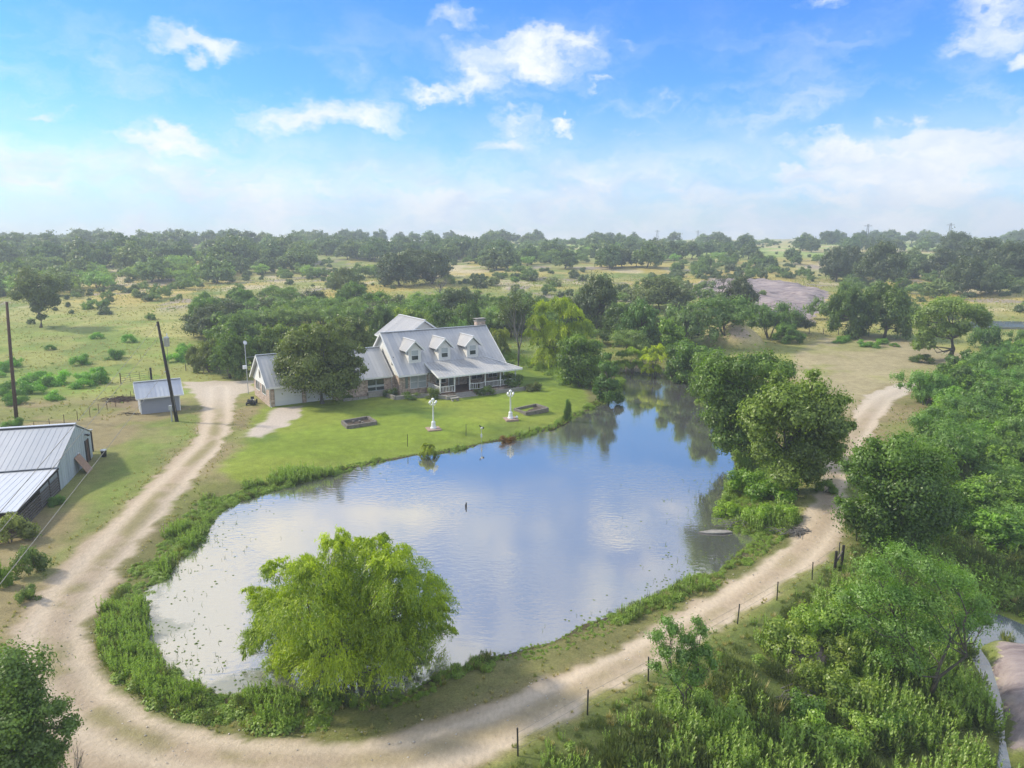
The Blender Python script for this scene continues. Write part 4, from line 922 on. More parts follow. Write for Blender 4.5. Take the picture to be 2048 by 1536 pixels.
# ------------------------------------------------------------------ shed
def build_shed():
    S0 = G(283, 829); o = thing('garden_shed', 'small grey lap-sided shed with a pale metal gable roof beside the dark pole', 'shed', (S0[0], S0[1], 0), TH)
    MB().box(0, 4.15, 0, 3.0, -.2, 2.1).build('wall', 'grey_siding', o)
    g = MB()
    for x in (0, 4.15):
        for y in (0, 3.0): MB().box(x - .04, x + .06, y - .04, y + .06, -.15, 2.12).build('corner_trim', 'white_paint', o)
    for x in (-.02, 4.07): MB().prism([(x, 0, 2.1), (x, 3, 2.1), (x, 1.5, 3.4)], (.1, 0, 0)).build('gable', 'grey_siding', o)
    roof_part((-.4, -.4, 1.95), (4.6, -.4, 1.95), (4.6, 1.5, 3.55), (-.4, 1.5, 3.55), .08).build('roof', 'shed_metal', o)
    roof_part((4.6, 3.4, 1.95), (-.4, 3.4, 1.95), (-.4, 1.502, 3.545), (4.6, 1.502, 3.545), .08).build('roof', 'shed_metal', o)
    MB().bar((-.42, 1.5, 3.6), (4.62, 1.5, 3.6), .3, .05).build('ridge_cap', 'galv', o)
    g = MB(); g.bar((-.42, -.43, 1.9), (4.62, -.43, 1.9), .05, .14); g.bar((-.43, -.42, 1.9), (-.43, 1.5, 3.5), .05, .16); g.bar((4.63, -.42, 1.9), (4.63, 1.5, 3.5), .05, .16); g.build('fascia', 'white_paint', o)
    MB().box(-.04, 0.01, 1.0, 1.9, 0, 1.85).build('door', 'white_paint', o)
build_shed()
# ------------------------------------------------------------------ barn
def build_barn():
    B0 = G(120, 982); o = thing('metal_barn', 'pale corrugated metal barn with an open lean-to at the photo\'s left edge', 'barn', (B0[0], B0[1], 0), R(16))
    L = 24; sl = (4.1 - 2.0) / 5.3
    w = MB(); w.prism([(-.1, .05, -.3), (-.1, 9.6, -.3), (-.1, 9.6, 2.42), (-.1, 5.66, 3.98), (-.1, .05, 1.92)], (.1, 0, 0))
    for k in range(17): w.box(0, .02, .25 + k * .56, .30 + k * .56, 0, min(1.9 + (.25 + k * .56) * .36, 2.35 + (9.4 - .25 - k * .56) * .4) - .03)
    w.build('end_wall', 'barn_wall', o)
    MB().box(-L, -.1, 9.5, 9.6, -.3, 2.4).build('back_wall', 'barn_wall', o); MB().box(-L, -.1, .05, .15, -.3, 1.9).build('front_wall', 'grey_wood', o)
    roof_part((-L, -.25, 2.10), (.08, -.25, 2.10), (.08, 5.66, 4.15), (-L, 5.66, 4.15), .06, .45, .04, .018).build('roof', 'barn_roof_grey', o)
    roof_part((.08, 9.95, 2.42), (-L, 9.95, 2.42), (-L, 5.662, 4.145), (.08, 5.662, 4.145), .06, .9, .07, .05).build('roof', 'barn_metal', o)
    g = MB(); g.bar((-L, 5.66, 4.22), (.1, 5.66, 4.22), .4, .04); g.build('ridge_cap', 'barn_metal', o)
    g = MB()
    g.bar((-L + .1, 5.42, 4.12), (0, 5.42, 4.12), .05, .1)
    g.build('ridge_vent', 'dark_metal', o)
    # lean-to: roof, posts, plank walls
    roof_part((-L, -8.8, 1.62), (.06, -8.8, 1.62), (.06, .1, 1.96), (-L, .1, 1.96), .05, .45, .04, .018).build('lean_to_roof', 'barn_metal', o)
    g = MB(); g.bar((.09, -8.8, 1.54), (.09, .05, 1.88), .05, .16); g.bar((-L, -8.75, 1.5), (.05, -8.75, 1.5), .08, .16); g.build('lean_to_beam', 'creosote_wood', o)
    for k in range(5): MB().box(-.12, .02, -8.6 + k * 2.15, -8.46 + k * 2.15, -.3, 1.55 + k * .08).build('post', 'creosote_wood', o)
    for k in range(8): MB().box(-3.2 * k - 3.3, -3.2 * k - 3.16, -8.7, -8.56, -.3, 1.5).build('post', 'creosote_wood', o)
    r = MB()
    for k in range(6): r.bar((.05, -8.6, .12 + k * .22), (.05, -.1, .12 + k * .22), .03, .13)
    r.build('rail_fence', 'grey_wood', o)
    r = MB()
    for k in range(6): r.bar((-L, -8.76, .12 + k * .22), (-.05, -8.76, .12 + k * .22), .03, .17)
    r.build('plank_wall', 'brown_wood', o)
    r = MB()
    for k in range(40): r.box(-.06, -.03, -4.0 + k * .1, -3.93 + k * .1, 0, 1.6)
    r.build('slat_panel', 'galv', o)
    MB().box(.0, .06, 7.6, 8.4, 0, 2.05).build('door', 'rust', o)
    d = MB(); d.box(.02, .12, 7.5, 7.6, 0, 2.1); d.box(.02, .12, 8.4, 8.5, 0, 2.1); d.build('door_frame', 'dark_metal', o)
    l = MB(); l.box(0, .3, 7.8, 7.95, 2.55, 2.65); l.box(.2, .4, 7.72, 8.02, 2.48, 2.6); l.build('wall_lamp', 'dark_metal', o)
    MB().box(0.01, .1, 5.2, 5.55, 1.55, 1.62).build('bracket', 'white_paint', o)
    roof_part((-3.6, 11.6, 2.2), (-.3, 11.6, 2.2), (-.3, 9.97, 2.45), (-3.6, 9.97, 2.45), .05, .7).build('rear_canopy', 'barn_metal', o)
    for x in (-.45, -3.4): MB().box(x - .06, x + .06, 11.4, 11.52, -.2, 2.2).build('post', 'creosote_wood', o)
    def bw(u, v, z=0): c, s = math.cos(R(16)), math.sin(R(16)); return (B0[0] + u * c - v * s, B0[1] + u * s + v * c, z)
    p = MB().prism([(0, -.75, 0), (0, .75, 0), (0, .75, 1.75), (0, -.75, 1.75)], (.03, 0, 0)).build('plywood_board', 'plywood'); p.location = bw(.95, 4.9, .0); p.rotation_euler = (0, R(-31), R(16)); tag(p, 'tan plywood board leaning against the barn end wall', 'board')
    t = thing('trash_can', 'small black bin with a white lid on the grass right of the barn corner', 'bin', bw(1.0, 9.3), .3)
    MB().lathe([(.2, 0), (.26, .6), (.27, .62)], 12).build('bin', 'black_plastic', t, True); MB().lathe([(.28, .62), (.26, .7), (.05, .76)], 12).build('lid', 'lamp_white', t, True)
build_barn()
# ------------------------------------------------------------------ poles and overhead lines
pb = at(354, 843); ptop = Vector((pb[0] - 1.06, pb[1], ztop(643, pb[1]))); pbv = Vector(pb)
po = thing('utility_pole', 'dark leaning utility pole with a grey transformer beside the small shed', 'pole', pb)
dv = ptop - pbv
MB().tube([dv * -.03, dv * .5, dv], [.2, .17, .13], 12).build('pole', 'creosote_wood', po, True)
tr = dv * .80 + Vector((.55, 0, 0))
t = MB().lathe([(.24, -.5), (.28, -.48), (.28, .45), (.29, .46), (.22, .56), (.06, .6)], 14).build('transformer', 'galv', po, True); t.location = tr
MB().tube([(.1, 0, .55), (.1, 0, .95)], .05, 8).build('bushing', 'lamp_white', t)
k = MB(); k.bar(dv * .82, tr + Vector((0, 0, .2)), .06); k.bar(dv * .99, dv * .97 + Vector((-.25, 0, -.15)), .07); k.bar(dv * .52, dv * .515 + Vector((-.28, -.1, -.15)), .08); k.build('bracket', 'galv', po)
MB().tube([dv * .76 + Vector((.5, 0, 0)), dv * .6 + Vector((.3, 0, 0)), dv * .4 + Vector((.16, 0, 0)), dv * .1 + Vector((.16, -.14, 0))], .03, 6).build('cable', 'wire', po)
k = MB(); k.box(-.62, -.48, -.05, .05, -.1, 1.5); k.box(-.75, -.35, -.12, .1, 1.35, 1.85); k.build('meter_box', 'galv', po)
def wire(a, px, py, Y, label):
    r = pray(px, py); t = Y / r[1]; e = Vector((r[0] * t, Y, CH + r[2] * t)); a = Vector(a); d = e - a; pts = []
    for i in range(25):
        s = i / 20; pts.append(a + d * s + Vector((0, 0, -.5 * s * (1 - s) * 1.0)))
    tag(MB().tube(pts, .016, 5).build('power_line', 'wire'), label, 'power line', 'overhead lines from the dark pole')
wire(pbv + dv * .965 + Vector((-.2, 0, 0)), 0, 1024, 26, 'upper pale overhead wire leaving the top of the dark pole over the barn roof')
wire(pbv + dv * .86 + Vector((-.15, 0, 0)), 0, 1063, 24, 'middle pale overhead wire from below the transformer across the barn end wall')
wire(pbv + dv * .515 + Vector((-.28, -.1, -.15)), 0, 1168, 20, 'lowest pale overhead wire crossing the grass between the barn and the dirt road')
pl = at(33, 840); zt = ztop(604, pl[1]); po = thing('wooden_pole', 'tall bare brown wooden pole near the photo\'s left edge', 'pole', pl)
MB().tube([(0, 0, -.3), (.35, 0, zt * .5), (.78, 0, zt)], [.2, .17, .13], 12).build('pole', 'brown_wood', po, True)
MB().bar((.7, -.1, zt - .5), (.75, .12, zt - .5), .1).build('bracket', 'galv', po)
# transmission pylons on the skyline
for i, (px, ty, w_) in enumerate(((1733, 448, 0), (1897, 446, 0), (1314, 460, 0), (1395, 461, 0))):
    r = pray(px, 486); Y = 640 if i < 2 else 900; x = r[0] / r[1] * Y; z0 = hz(x, Y); zt = ztop(ty, Y) - z0
    o = thing('transmission_pole', ['far H-frame power pole on the skyline left of the tallest right-hand oaks', 'far power pole rising above the oaks by the photo\'s right edge', 'faint far power pole on the skyline above the pond inlet', 'faint far power pole on the skyline above the grassy mound'][i], 'power pole', (x, Y, z0), 0, 'far power poles on the skyline')
    MB().tube([(-1.2, 0, -1), (-.5, 0, zt)], .28, 6).build('pole', 'grey_wood', o); MB().tube([(1.2, 0, -1), (.5, 0, zt)], .28, 6).build('pole', 'grey_wood', o)
    MB().bar((-3.5, 0, zt - 1.6), (3.5, 0, zt - 1.6), .35).build('crossarm', 'grey_wood', o)
# ------------------------------------------------------------------ fences, gates, posts
def fence(pxs, name, label, cat='fence', n=8, h=1.2, wires=4, wood=False, m='dark_metal', pr=.035):
    W = [np.array(at(*p)) for p in pxs]; seg = [np.linalg.norm((b - a)[:2]) for a, b in zip(W[:-1], W[1:])]; T = sum(seg); P = []
    for i in range(n):
        d = T * i / (n - 1); k = 0
        while k < len(seg) - 1 and d > seg[k]: d -= seg[k]; k += 1
        q = W[k] + (W[k+1] - W[k]) * min(d / seg[k], 1); P.append((q[0], q[1], hz(q[0], q[1])))
    o = thing(name, label, cat, P[0]); O = np.array(P[0])
    for q in P:
        q = np.array(q) - O; j = random.uniform(-.06, .06)
        MB().tube([(q[0], q[1], q[2] - .2), (q[0] + j, q[1], q[2] + h * random.uniform(.93, 1.05))], pr, 6).build('post', m, o)
    for k in range(wires):
        z = h * (k + .8) / (wires + .2); MB().tube([tuple(np.array(q) - O + (0, 0, z)) for q in P], .008, 4, cap=False).build('strand', 'wire', o)
fence([(0,885),(90,862),(180,835),(262,800)], 'wire_fence', 'thin wire fence along the left field between the tall brown pole and the shed', n=12, m='rust')
fence([(372,742),(402,748),(440,747)], 'wire_fence', 'short wire fence at the foot of the dark bushes left of the garage', n=4, m='grey_wood', pr=.06)
fence([(1036,1512),(1178,1428),(1250,1388),(1330,1345),(1413,1278),(1505,1232),(1582,1183),(1632,1155),(1702,1100),(1735,1045)], 'wire_fence', 'steel post and wire fence along the near edge of the dam road', n=10, wires=3, m='dark_metal')
fence([(1590,668),(1650,668),(1720,672),(1800,676)], 'wire_fence', 'far wire fence on grey posts behind the mown clearing', n=8, m='grey_wood', pr=.07)
g0 = Vector(at(242, 768)); g1 = Vector(at(303, 759)); o = thing('pipe_gate', 'grey pipe gate hung on a dark wooden post behind the shed', 'gate', g0); d = g1 - g0; k = MB()
for z in (.15, .45, .75, 1.05, 1.35): k.bar(Vector((0, 0, z)), d * .93 + Vector((0, 0, z)), .04)
for s in (0, .31, .62, .93): k.bar(d * s + Vector((0, 0, .15)), d * s + Vector((0, 0, 1.35)), .04, up=(0, 1, 0))
k.build('gate_frame', 'grey_wood', o); MB().tube([d + Vector((0, 0, -.2)), d + Vector((0, 0, 1.75))], .15, 8).build('gate_post', 'creosote_wood', o); MB().tube([(0, 0, -.2), (0, 0, 1.6)], .07, 8).build('gate_post', 'rust', o)
for i, (px, py, lb) in enumerate(((387, 672, 'left'), (394, 672, 'middle'), (401, 671, 'right'))):
    q = at(px, py)
    if q: z = MB().tube([(0, 0, -.2), (.05, 0, 1.6)], .09, 7).build('wooden_post', 'grey_wood'); z.location = q; tag(z, f'{lb} grey wooden post of three in the field behind the leaning pole', 'post', 'three old corral posts in the field')
o = thing('fence_brace', 'H-shaped brace of two dark wooden posts and a slanting rail beside the dam road', 'fence brace', at(1675, 1140)); q = Vector(o.location); a = Vector(at(1669, 1140)) - q; b = Vector(at(1682, 1137)) - q
za = 1.25; zb = 1.55
MB().tube([a + Vector((0, 0, -.2)), a + Vector((.02, 0, za))], .085, 8).build('post', 'creosote_wood', o); MB().tube([b + Vector((0, 0, -.2)), b + Vector((.03, 0, zb))], .085, 8).build('post', 'creosote_wood', o); MB().bar(a + Vector((0, 0, .45)), b + Vector((0, 0, 1.2)), .09).build('rail', 'grey_wood', o)
for i, (px, py, h) in enumerate(((815, 893, 1.3), (932, 872, 1.3), (1058, 870, .9))):
    q = at(px, py); z = MB().tube([(0, 0, -.2), (.02, 0, h)], .03, 6).build('stake', 'dark_metal'); z.location = q
    tag(z, ['thin dark stake on the lawn edge above the yellow sapling', 'thin dark stake on the lawn edge midway between the two lamp posts', 'short thin stake at the pond edge below the right lamp post'][i], 'stake', 'thin stakes along the lawn edge')
q = at(963, 884); o = thing('garden_spinner', 'black and white garden ornament on a thin stake at the pond edge', 'garden ornament', q)
zt = ztop(856, q[1]) - q[2]
MB().tube([(0, 0, -.2), (0, 0, zt)], .02, 6).build('stake', 'galv', o); MB().ball((.05, 0, zt), .14, sz=.8).build('body', 'lamp_white', o, True); MB().ball((.18, -.03, zt + .02), .10).build('wing', 'black_plastic', o, True); MB().bar((-.22, 0, zt + .28), (.0, 0, zt + .08), .05, .1).build('tail', 'black_plastic', o)
MB().box(-.08, .08, -.05, .05, .5, .85).build('sign', 'lamp_white', o)
# riding mower by the garage
q = at(504, 808); o = thing('riding_mower', 'small dark riding mower parked on the grass by the garage corner', 'mower', q, R(100))
MB().box(-.85, .55, -.42, .42, .18, .34).build('deck', 'black_plastic', o, bevel=.04); MB().box(-.95, -.35, -.25, .25, .36, .68).build('hood', 'dark_metal', o, bevel=.05)
MB().box(.05, .5, -.22, .22, .42, .52).build('seat', 'lamp_white', o, bevel=.04); MB().box(.44, .54, -.2, .2, .52, .85).build('backrest', 'black_plastic', o, bevel=.03)
MB().tube([(-.25, 0, .5), (-.1, 0, .85)], .02, 6).build('steering_column', 'dark_metal', o)
for x, y, r_ in ((-.7, -.5, .2), (-.7, .5, .2), (.4, -.5, .28), (.4, .5, .28)):
    w = MB().lathe([(r_ * .6, -.09), (r_, -.07), (r_, .07), (r_ * .6, .09)], 16).build('wheel', 'black_plastic', o, True); w.location = (x, y, r_); w.rotation_euler = (R(90), 0, 0)
# things in the pond
q = G(932, 1014, WATER); z = MB().tube([(0, 0, -.4), (.0, 0, .18), (.03, 0, .36)], [.07, .075, .06], 8).build('pond_stub', 'creosote_wood', None, True); z.location = (q[0], q[1], WATER); tag(z, 'short black stub sticking out of the open pond', 'stub')
q = G(1432, 1066, WATER); z = MB().prism([(-1.3, 0, .02), (-.6, -.22, .03), (.5, -.25, .05), (1.15, -.05, .04), (.9, .2, .08), (-.3, .22, .10)], (0, 0, .09)).build('sunken_boat_board', 'concrete'); z.name = 'flat_slab'; z.location = (q[0], q[1], WATER - .02); tag(z, 'pale flat slab lying in the water by the dead brush of the right bank', 'slab')
def sticks(name, label, cat, P, n, L, m, seed, hgt=.4):
    r = random.Random(seed); k = MB()
    for i in range(n):
        a = r.uniform(0, 3.14); x, y = r.gauss(0, L * .28), r.gauss(0, L * .2); l = r.uniform(.3, .6) * L; z = r.uniform(.03, hgt)
        k.tube([(x - math.cos(a) * l, y - math.sin(a) * l * .6, z * .4), (x, y, z), (x + math.cos(a) * l, y + math.sin(a) * l * .6, z * .5)], [.03, .025, .01], 5)
    o = k.build(name, m); o.location = P; return tag(o, label, cat)
sticks('brush_pile', 'tangle of grey dead branches at the water by the flat pale slab', 'brush pile', at(1490, 1050) , 60, 2.2, 'grey_bark', 1, .6)
sticks('brush_pile', 'low heap of pale dry sticks between the dam road and the pond weeds', 'brush pile', at(1590, 1065), 70, 1.8, 'grey_bark', 2, .35)
sticks('stick_pile', 'few dark sticks lying on the bare ground left of the shed', 'sticks', at(262, 828), 12, 1.6, 'creosote_wood', 3, .2)
sticks('brush_pile', 'dead grey twigs beside the pale rock in the foreground undergrowth', 'brush pile', at(1585, 1395), 40, 1.3, 'grey_bark', 4, .4)
sticks('debris_heap', 'brown heap of dry cuttings on the bare ground behind the shed', 'brush pile', at(245, 800), 90, 3.0, 'brown_wood', 6, .5)
# far buildings
q = at(1000, 506)
for i, (px, py, wd, lb) in enumerate(((808, 492, 30, 'long low far farm building with a white roof among the trees above the house'), (862, 490, 14, 'small far white farm building right of the long white roof above the dormers'))):
    r = pray(px, 492); Y = 520; x = r[0] / r[1] * Y; o = thing('farm_building', lb, 'building', (x, Y, hz(x, Y) + 0.5), .1)
    MB().box(-wd / 2, wd / 2, -4, 4, -1, 2.6).build('wall', 'brown_wood', o); roof_part((-wd/2-.5, -4.6, 2.6), (wd/2+.5, -4.6, 2.6), (wd/2+.5, 0, 4.2), (-wd/2-.5, 0, 4.2), .1, 3).build('roof', 'white_paint', o); roof_part((wd/2+.5, 4.6, 2.6), (-wd/2-.5, 4.6, 2.6), (-wd/2-.5, 0.01, 4.19), (wd/2+.5, 0.01, 4.19), .1, 3).build('roof', 'white_paint', o)
# ------------------------------------------------------------------ single trees, each at its own spot
def lobes(P, L, seed, sz=.9, deep=.5):
    """crown masses: photo column/row/radius seen at the tree's own distance, spread in depth so the crown is as deep as wide"""
    r = np.random.default_rng(seed); C = []; RX = []; RZ = []
    xs = [l[0] for l in L]; half = (max(xs) - min(xs)) / 2 * depth(P) / F
    for l in L:
        for s in (-1, 1):
            q = (l[0] - (max(xs) + min(xs)) / 2) / max((max(xs) - min(xs)) / 2, 1)
            dy = s * half * deep * math.sqrt(max(.05, 1 - q * q * .8)) * r.uniform(.15, 1.0)
            Y = P[1] + dy; rr = pray(l[0] + r.uniform(-.2, .2) * l[2], l[1] + r.uniform(-.15, .15) * l[2]); t = Y / rr[1]
            R_ = l[2] * depth(P) / F
            z = CH + rr[2] * t
            if z < P[2] + R_ * .4: z = P[2] + R_ * .4
            C.append((rr[0] * t - P[0], dy, z - P[2])); RX.append(R_ * r.uniform(.68, .98)); RZ.append(R_ * sz * r.uniform(.65, .92))
    return C, RX, RZ
def own(px, L, name, label, cat, kind, nleaf, ls, lm, seed, tint=(1, 1, 1), P=None, **k):
    P = P or at(*px); sz = k.pop('sz', .9); deep = k.pop('deep', .55); cl = lobes(P, L, seed, sz, deep)
    h = max(c[2] + r for c, r in zip(cl[0], cl[2])); w = 2 * max(abs(c[0]) + r for c, r in zip(cl[0], cl[1]))
    return own_tree(P, h, w, name, label, cat, kind, nleaf, ls, lm, seed, tint, clusters=cl, **k)
q = G(700, 1352, WATER)
own(None, [(555, 1140, 27), (672, 1085, 25), (700, 1100, 31), (745, 1092, 28), (785, 1118, 31), (650, 1160, 56), (720, 1155, 56), (795, 1165, 53), (845, 1195, 44), (868, 1225, 28), (560, 1205, 46), (528, 1205, 28), (610, 1225, 64), (700, 1230, 74), (780, 1245, 64), (835, 1260, 44), (540, 1275, 38), (600, 1290, 55), (680, 1305, 64), (760, 1310, 55), (815, 1300, 37), (515, 1265, 25), (502, 1182, 15), (494, 1300, 16), (893, 1262, 15), (880, 1205, 16), (560, 1335, 27), (640, 1345, 27), (720, 1350, 30), (790, 1340, 25), (600, 1135, 28), (665, 1100, 20), (690, 1078, 13), (760, 1080, 14)],
    'willow_tree', 'large bright yellow-green willow standing in the near edge of the pond', 'tree', 'willow', 190000, .135, 'willow_leaf', 3, (1.62, 1.50, .36), P=(q[0], q[1], WATER), trunk_r=.2, droop=.55, deep=.75, sz=1.0)
own((10, 1650), [(25,1335,50),(65,1395,50),(20,1430,70),(108,1415,30),(132,1448,28),(60,1480,55),(10,1520,75),(108,1500,32),(-40,1400,80),(-70,1500,90),(60,1550,60)],
    'broadleaf_tree', 'dark small-leaved tree cut off by the photo\'s bottom left corner', 'tree', 'elm', 60000, .10, 'elm_leaf', 8, (.72, .85, .9), trunk_r=.16)
own((1805, 1108), [(1678,1000,12),(1694,930,13),(1745,882,15),(1905,950,15),(1915,1012,13),(1882,902,13),(1800,880,14),(1740,915,38),(1790,910,46),(1850,925,48),(1718,955,28),(1765,960,56),(1830,970,62),(1885,985,36),(1714,1015,28),(1740,1030,52),(1800,1035,62),(1860,1040,50),(1750,1068,36),(1820,1072,36),(1885,1030,32)],
    'elm_tree', 'big dense dark green elm overhanging the right side of the dam road', 'tree', 'elm', 74000, .17, 'elm_leaf', 5, (.66, .86, .62), trunk_r=.26)
own((1850, 1392), [(1752,1135,36),(1800,1112,34),(1860,1135,38),(1910,1155,38),(1950,1205,32),(1730,1185,36),(1790,1180,42),(1862,1200,42),(1928,1240,36),(1968,1235,22),(1722,1240,28),(1780,1250,36),(1850,1265,42),(1765,1305,28),(1830,1318,28),(1695,1195,20)],
    'mesquite_tree', 'airy light green mesquite with spreading limbs beside the creek', 'tree', 'mesquite', 42000, .13, 'mesquite_leaf', 6, (.8, 1.05, .7), trunk_r=.15, sz=.62)
own((1368, 1428), [(1315,1268,16),(1345,1255,18),(1375,1275,20),(1405,1262,16),(1330,1300,18),(1370,1310,24),(1410,1300,18),(1350,1345,22),(1390,1350,22),(1310,1330,14),(1425,1325,14),(1330,1240,12),(1395,1240,12)],
    'mesquite_sapling', 'slim feathery mesquite sapling rising over the near edge of the dam road', 'tree', 'mesquite', 15000, .12, 'mesquite_leaf', 7, (.72, .95, .7), trunk_r=.06, sz=.8)
own((1592, 988), [(1503,805,12),(1558,755,14),(1625,748,13),(1690,798,13),(1708,850,10),(1506,872,12),(1560,795,40),(1610,785,40),(1650,805,44),(1530,832,40),(1590,840,54),(1645,850,44),(1680,852,20),(1540,890,38),(1600,900,52),(1658,900,34),(1570,938,34),(1620,938,34)],
    'oak_tree', 'rounded mid-green broadleaf tree between the pond and the dam road', 'tree', 'elm', 58000, .22, 'elm_leaf', 9, (.95, 1.0, .8), trunk_r=.25)
own((1500, 930), [(1425,740,30),(1478,728,32),(1530,728,36),(1570,738,28),(1420,772,38),(1470,770,46),(1530,785,34),(1440,830,42),(1490,840,42),(1452,880,32),(1500,890,26),(1475,800,50)],
    'leaning_tree', 'dark grey-green tree leaning over the water on the pond\'s right bank', 'tree', 'elm', 40000, .24, 'elm_leaf', 10, (.74, .90, .80), trunk_r=.22)
own((645, 807), [(553,742,9),(560,702,9),(608,655,11),(662,650,11),(722,700,9),(727,738,8),(600,682,30),(640,675,30),(680,692,30),(575,722,27),(620,720,40),(670,725,36),(708,722,20),(570,755,22),(610,762,36),(660,765,38),(702,757,22),(585,700,26)],
    'oak_tree', 'large olive-green round tree in front of the garage doors', 'tree', 'elm', 60000, .26, 'elm_leaf', 12, (.78, .74, .78), trunk_r=.28, barkm='grey_bark')
own((82, 655), [(60,560,24),(95,570,24),(45,580,20),(80,590,22),(105,600,12),(75,615,12),(82,632,8),(30,590,12)],
    'field_oak', 'lone dark oak with a low trunk standing in the left field', 'tree', 'oak', 20000, .45, 'oak_leaf', 14, (.95, .95, 1.0), trunk_r=.35)
own((1898, 722), [(1840,640,20),(1870,620,22),(1905,612,24),(1945,625,22),(1970,635,18),(1850,665,18),(1885,655,22),(1925,655,20),(1835,690,12),(1860,685,12)],
    'mesquite_tree', 'forked dark-trunked tree with a light green crown at the far edge of the clearing', 'tree', 'oak', 26000, .32, 'mesquite_leaf', 15, (.95, 1.0, .75), trunk_r=.4)
own((1112, 744), [(1075,642,19),(1095,614,20),(1120,606,22),(1145,622,20),(1165,652,19),(1080,680,23),(1110,660,28),(1140,670,27),(1160,695,20),(1095,712,24),(1130,712,24),(1165,722,14),(1060,668,13)],
    'willow_tree', 'tall bright yellow-green willow behind the right end of the lawn', 'tree', 'willow', 42000, .34, 'willow_leaf', 21, (1.9, 1.65, .6), droop=.8, sz=.95)
own((1160, 773), [(1135,695,19),(1160,685,20),(1185,695,19),(1130,725,20),(1160,720,27),(1190,725,20),(1140,750,19),(1170,752,22),(1198,757,13)],
    'round_shrub', 'large rounded dark green shrub on the shore right of the lawn', 'shrub', 'elm', 22000, .26, 'elm_leaf', 22, (.85, 1.02, .6))
own((1216, 814), [(1215,712,9),(1208,733,12),(1222,740,12),(1205,762,15),(1225,768,14),(1236,795,12),(1212,792,15),(1195,780,9)],
    'cedar_tree', 'dark narrow evergreen leaning over the pond right of the lawn', 'tree', 'elm', 12000, .26, 'elm_leaf', 23, (.5, .74, .6))
own((1308, 762), [(1300,702,12),(1318,697,11),(1298,718,15),(1317,715,15),(1306,738,14),(1332,706,10),(1293,742,9)],
    'willow_bush', 'brightest lemon-yellow small willow on the pond inlet bank', 'tree', 'willow', 12000, .26, 'willow_leaf', 24, (2.3, 1.95, .6), droop=.5)
own((1263, 752), [(1245,708,11),(1265,702,12),(1285,712,9),(1250,728,13),(1272,728,12),(1238,725,8)],
    'willow_bush', 'small yellow-green willow at the mouth of the pond inlet', 'tree', 'willow', 12000, .26, 'willow_leaf', 25, (1.5, 1.5, .7), droop=.6)
own((1343, 757), [(1335,655,14),(1355,665,14),(1338,678,14),(1360,690,18),(1362,713,16),(1372,715,16),(1378,690,12)],
    'elm_tree', 'bright mid-green tree behind the lemon-yellow willow', 'tree', 'elm', 20000, .3, 'elm_leaf', 26, (1.0, 1.2, .62))
own((1388, 790), [(1370,702,16),(1400,706,16),(1385,725,20),(1415,732,17),(1370,747,17),(1402,757,19),(1360,726,12),(1425,765,12)],
    'elm_tree', 'mid-green tree over the water at the right of the inlet', 'tree', 'elm', 24000, .3, 'elm_leaf', 27, (.66, .88, .66))
own((1418, 815), [(1400,715,17),(1430,712,18),(1415,740,20),(1395,755,15),(1438,750,18),(1410,775,17),(1435,785,16),(1398,785,10)],
    'elm_tree', 'grey-green tree overhanging the right pond bank above the leaning tree', 'tree', 'elm', 22000, .28, 'elm_leaf', 28, (.78, .95, .78))
own((1362, 772), [(1345,700,14),(1368,695,15),(1355,722,16),(1380,722,14),(1340,740,12),(1366,748,15),(1352,758,10)],
    'elm_tree', 'smaller leafy tree at the water right of the lemon-yellow willow', 'tree', 'elm', 16000, .28, 'elm_leaf', 29, (.7, .92, .7))
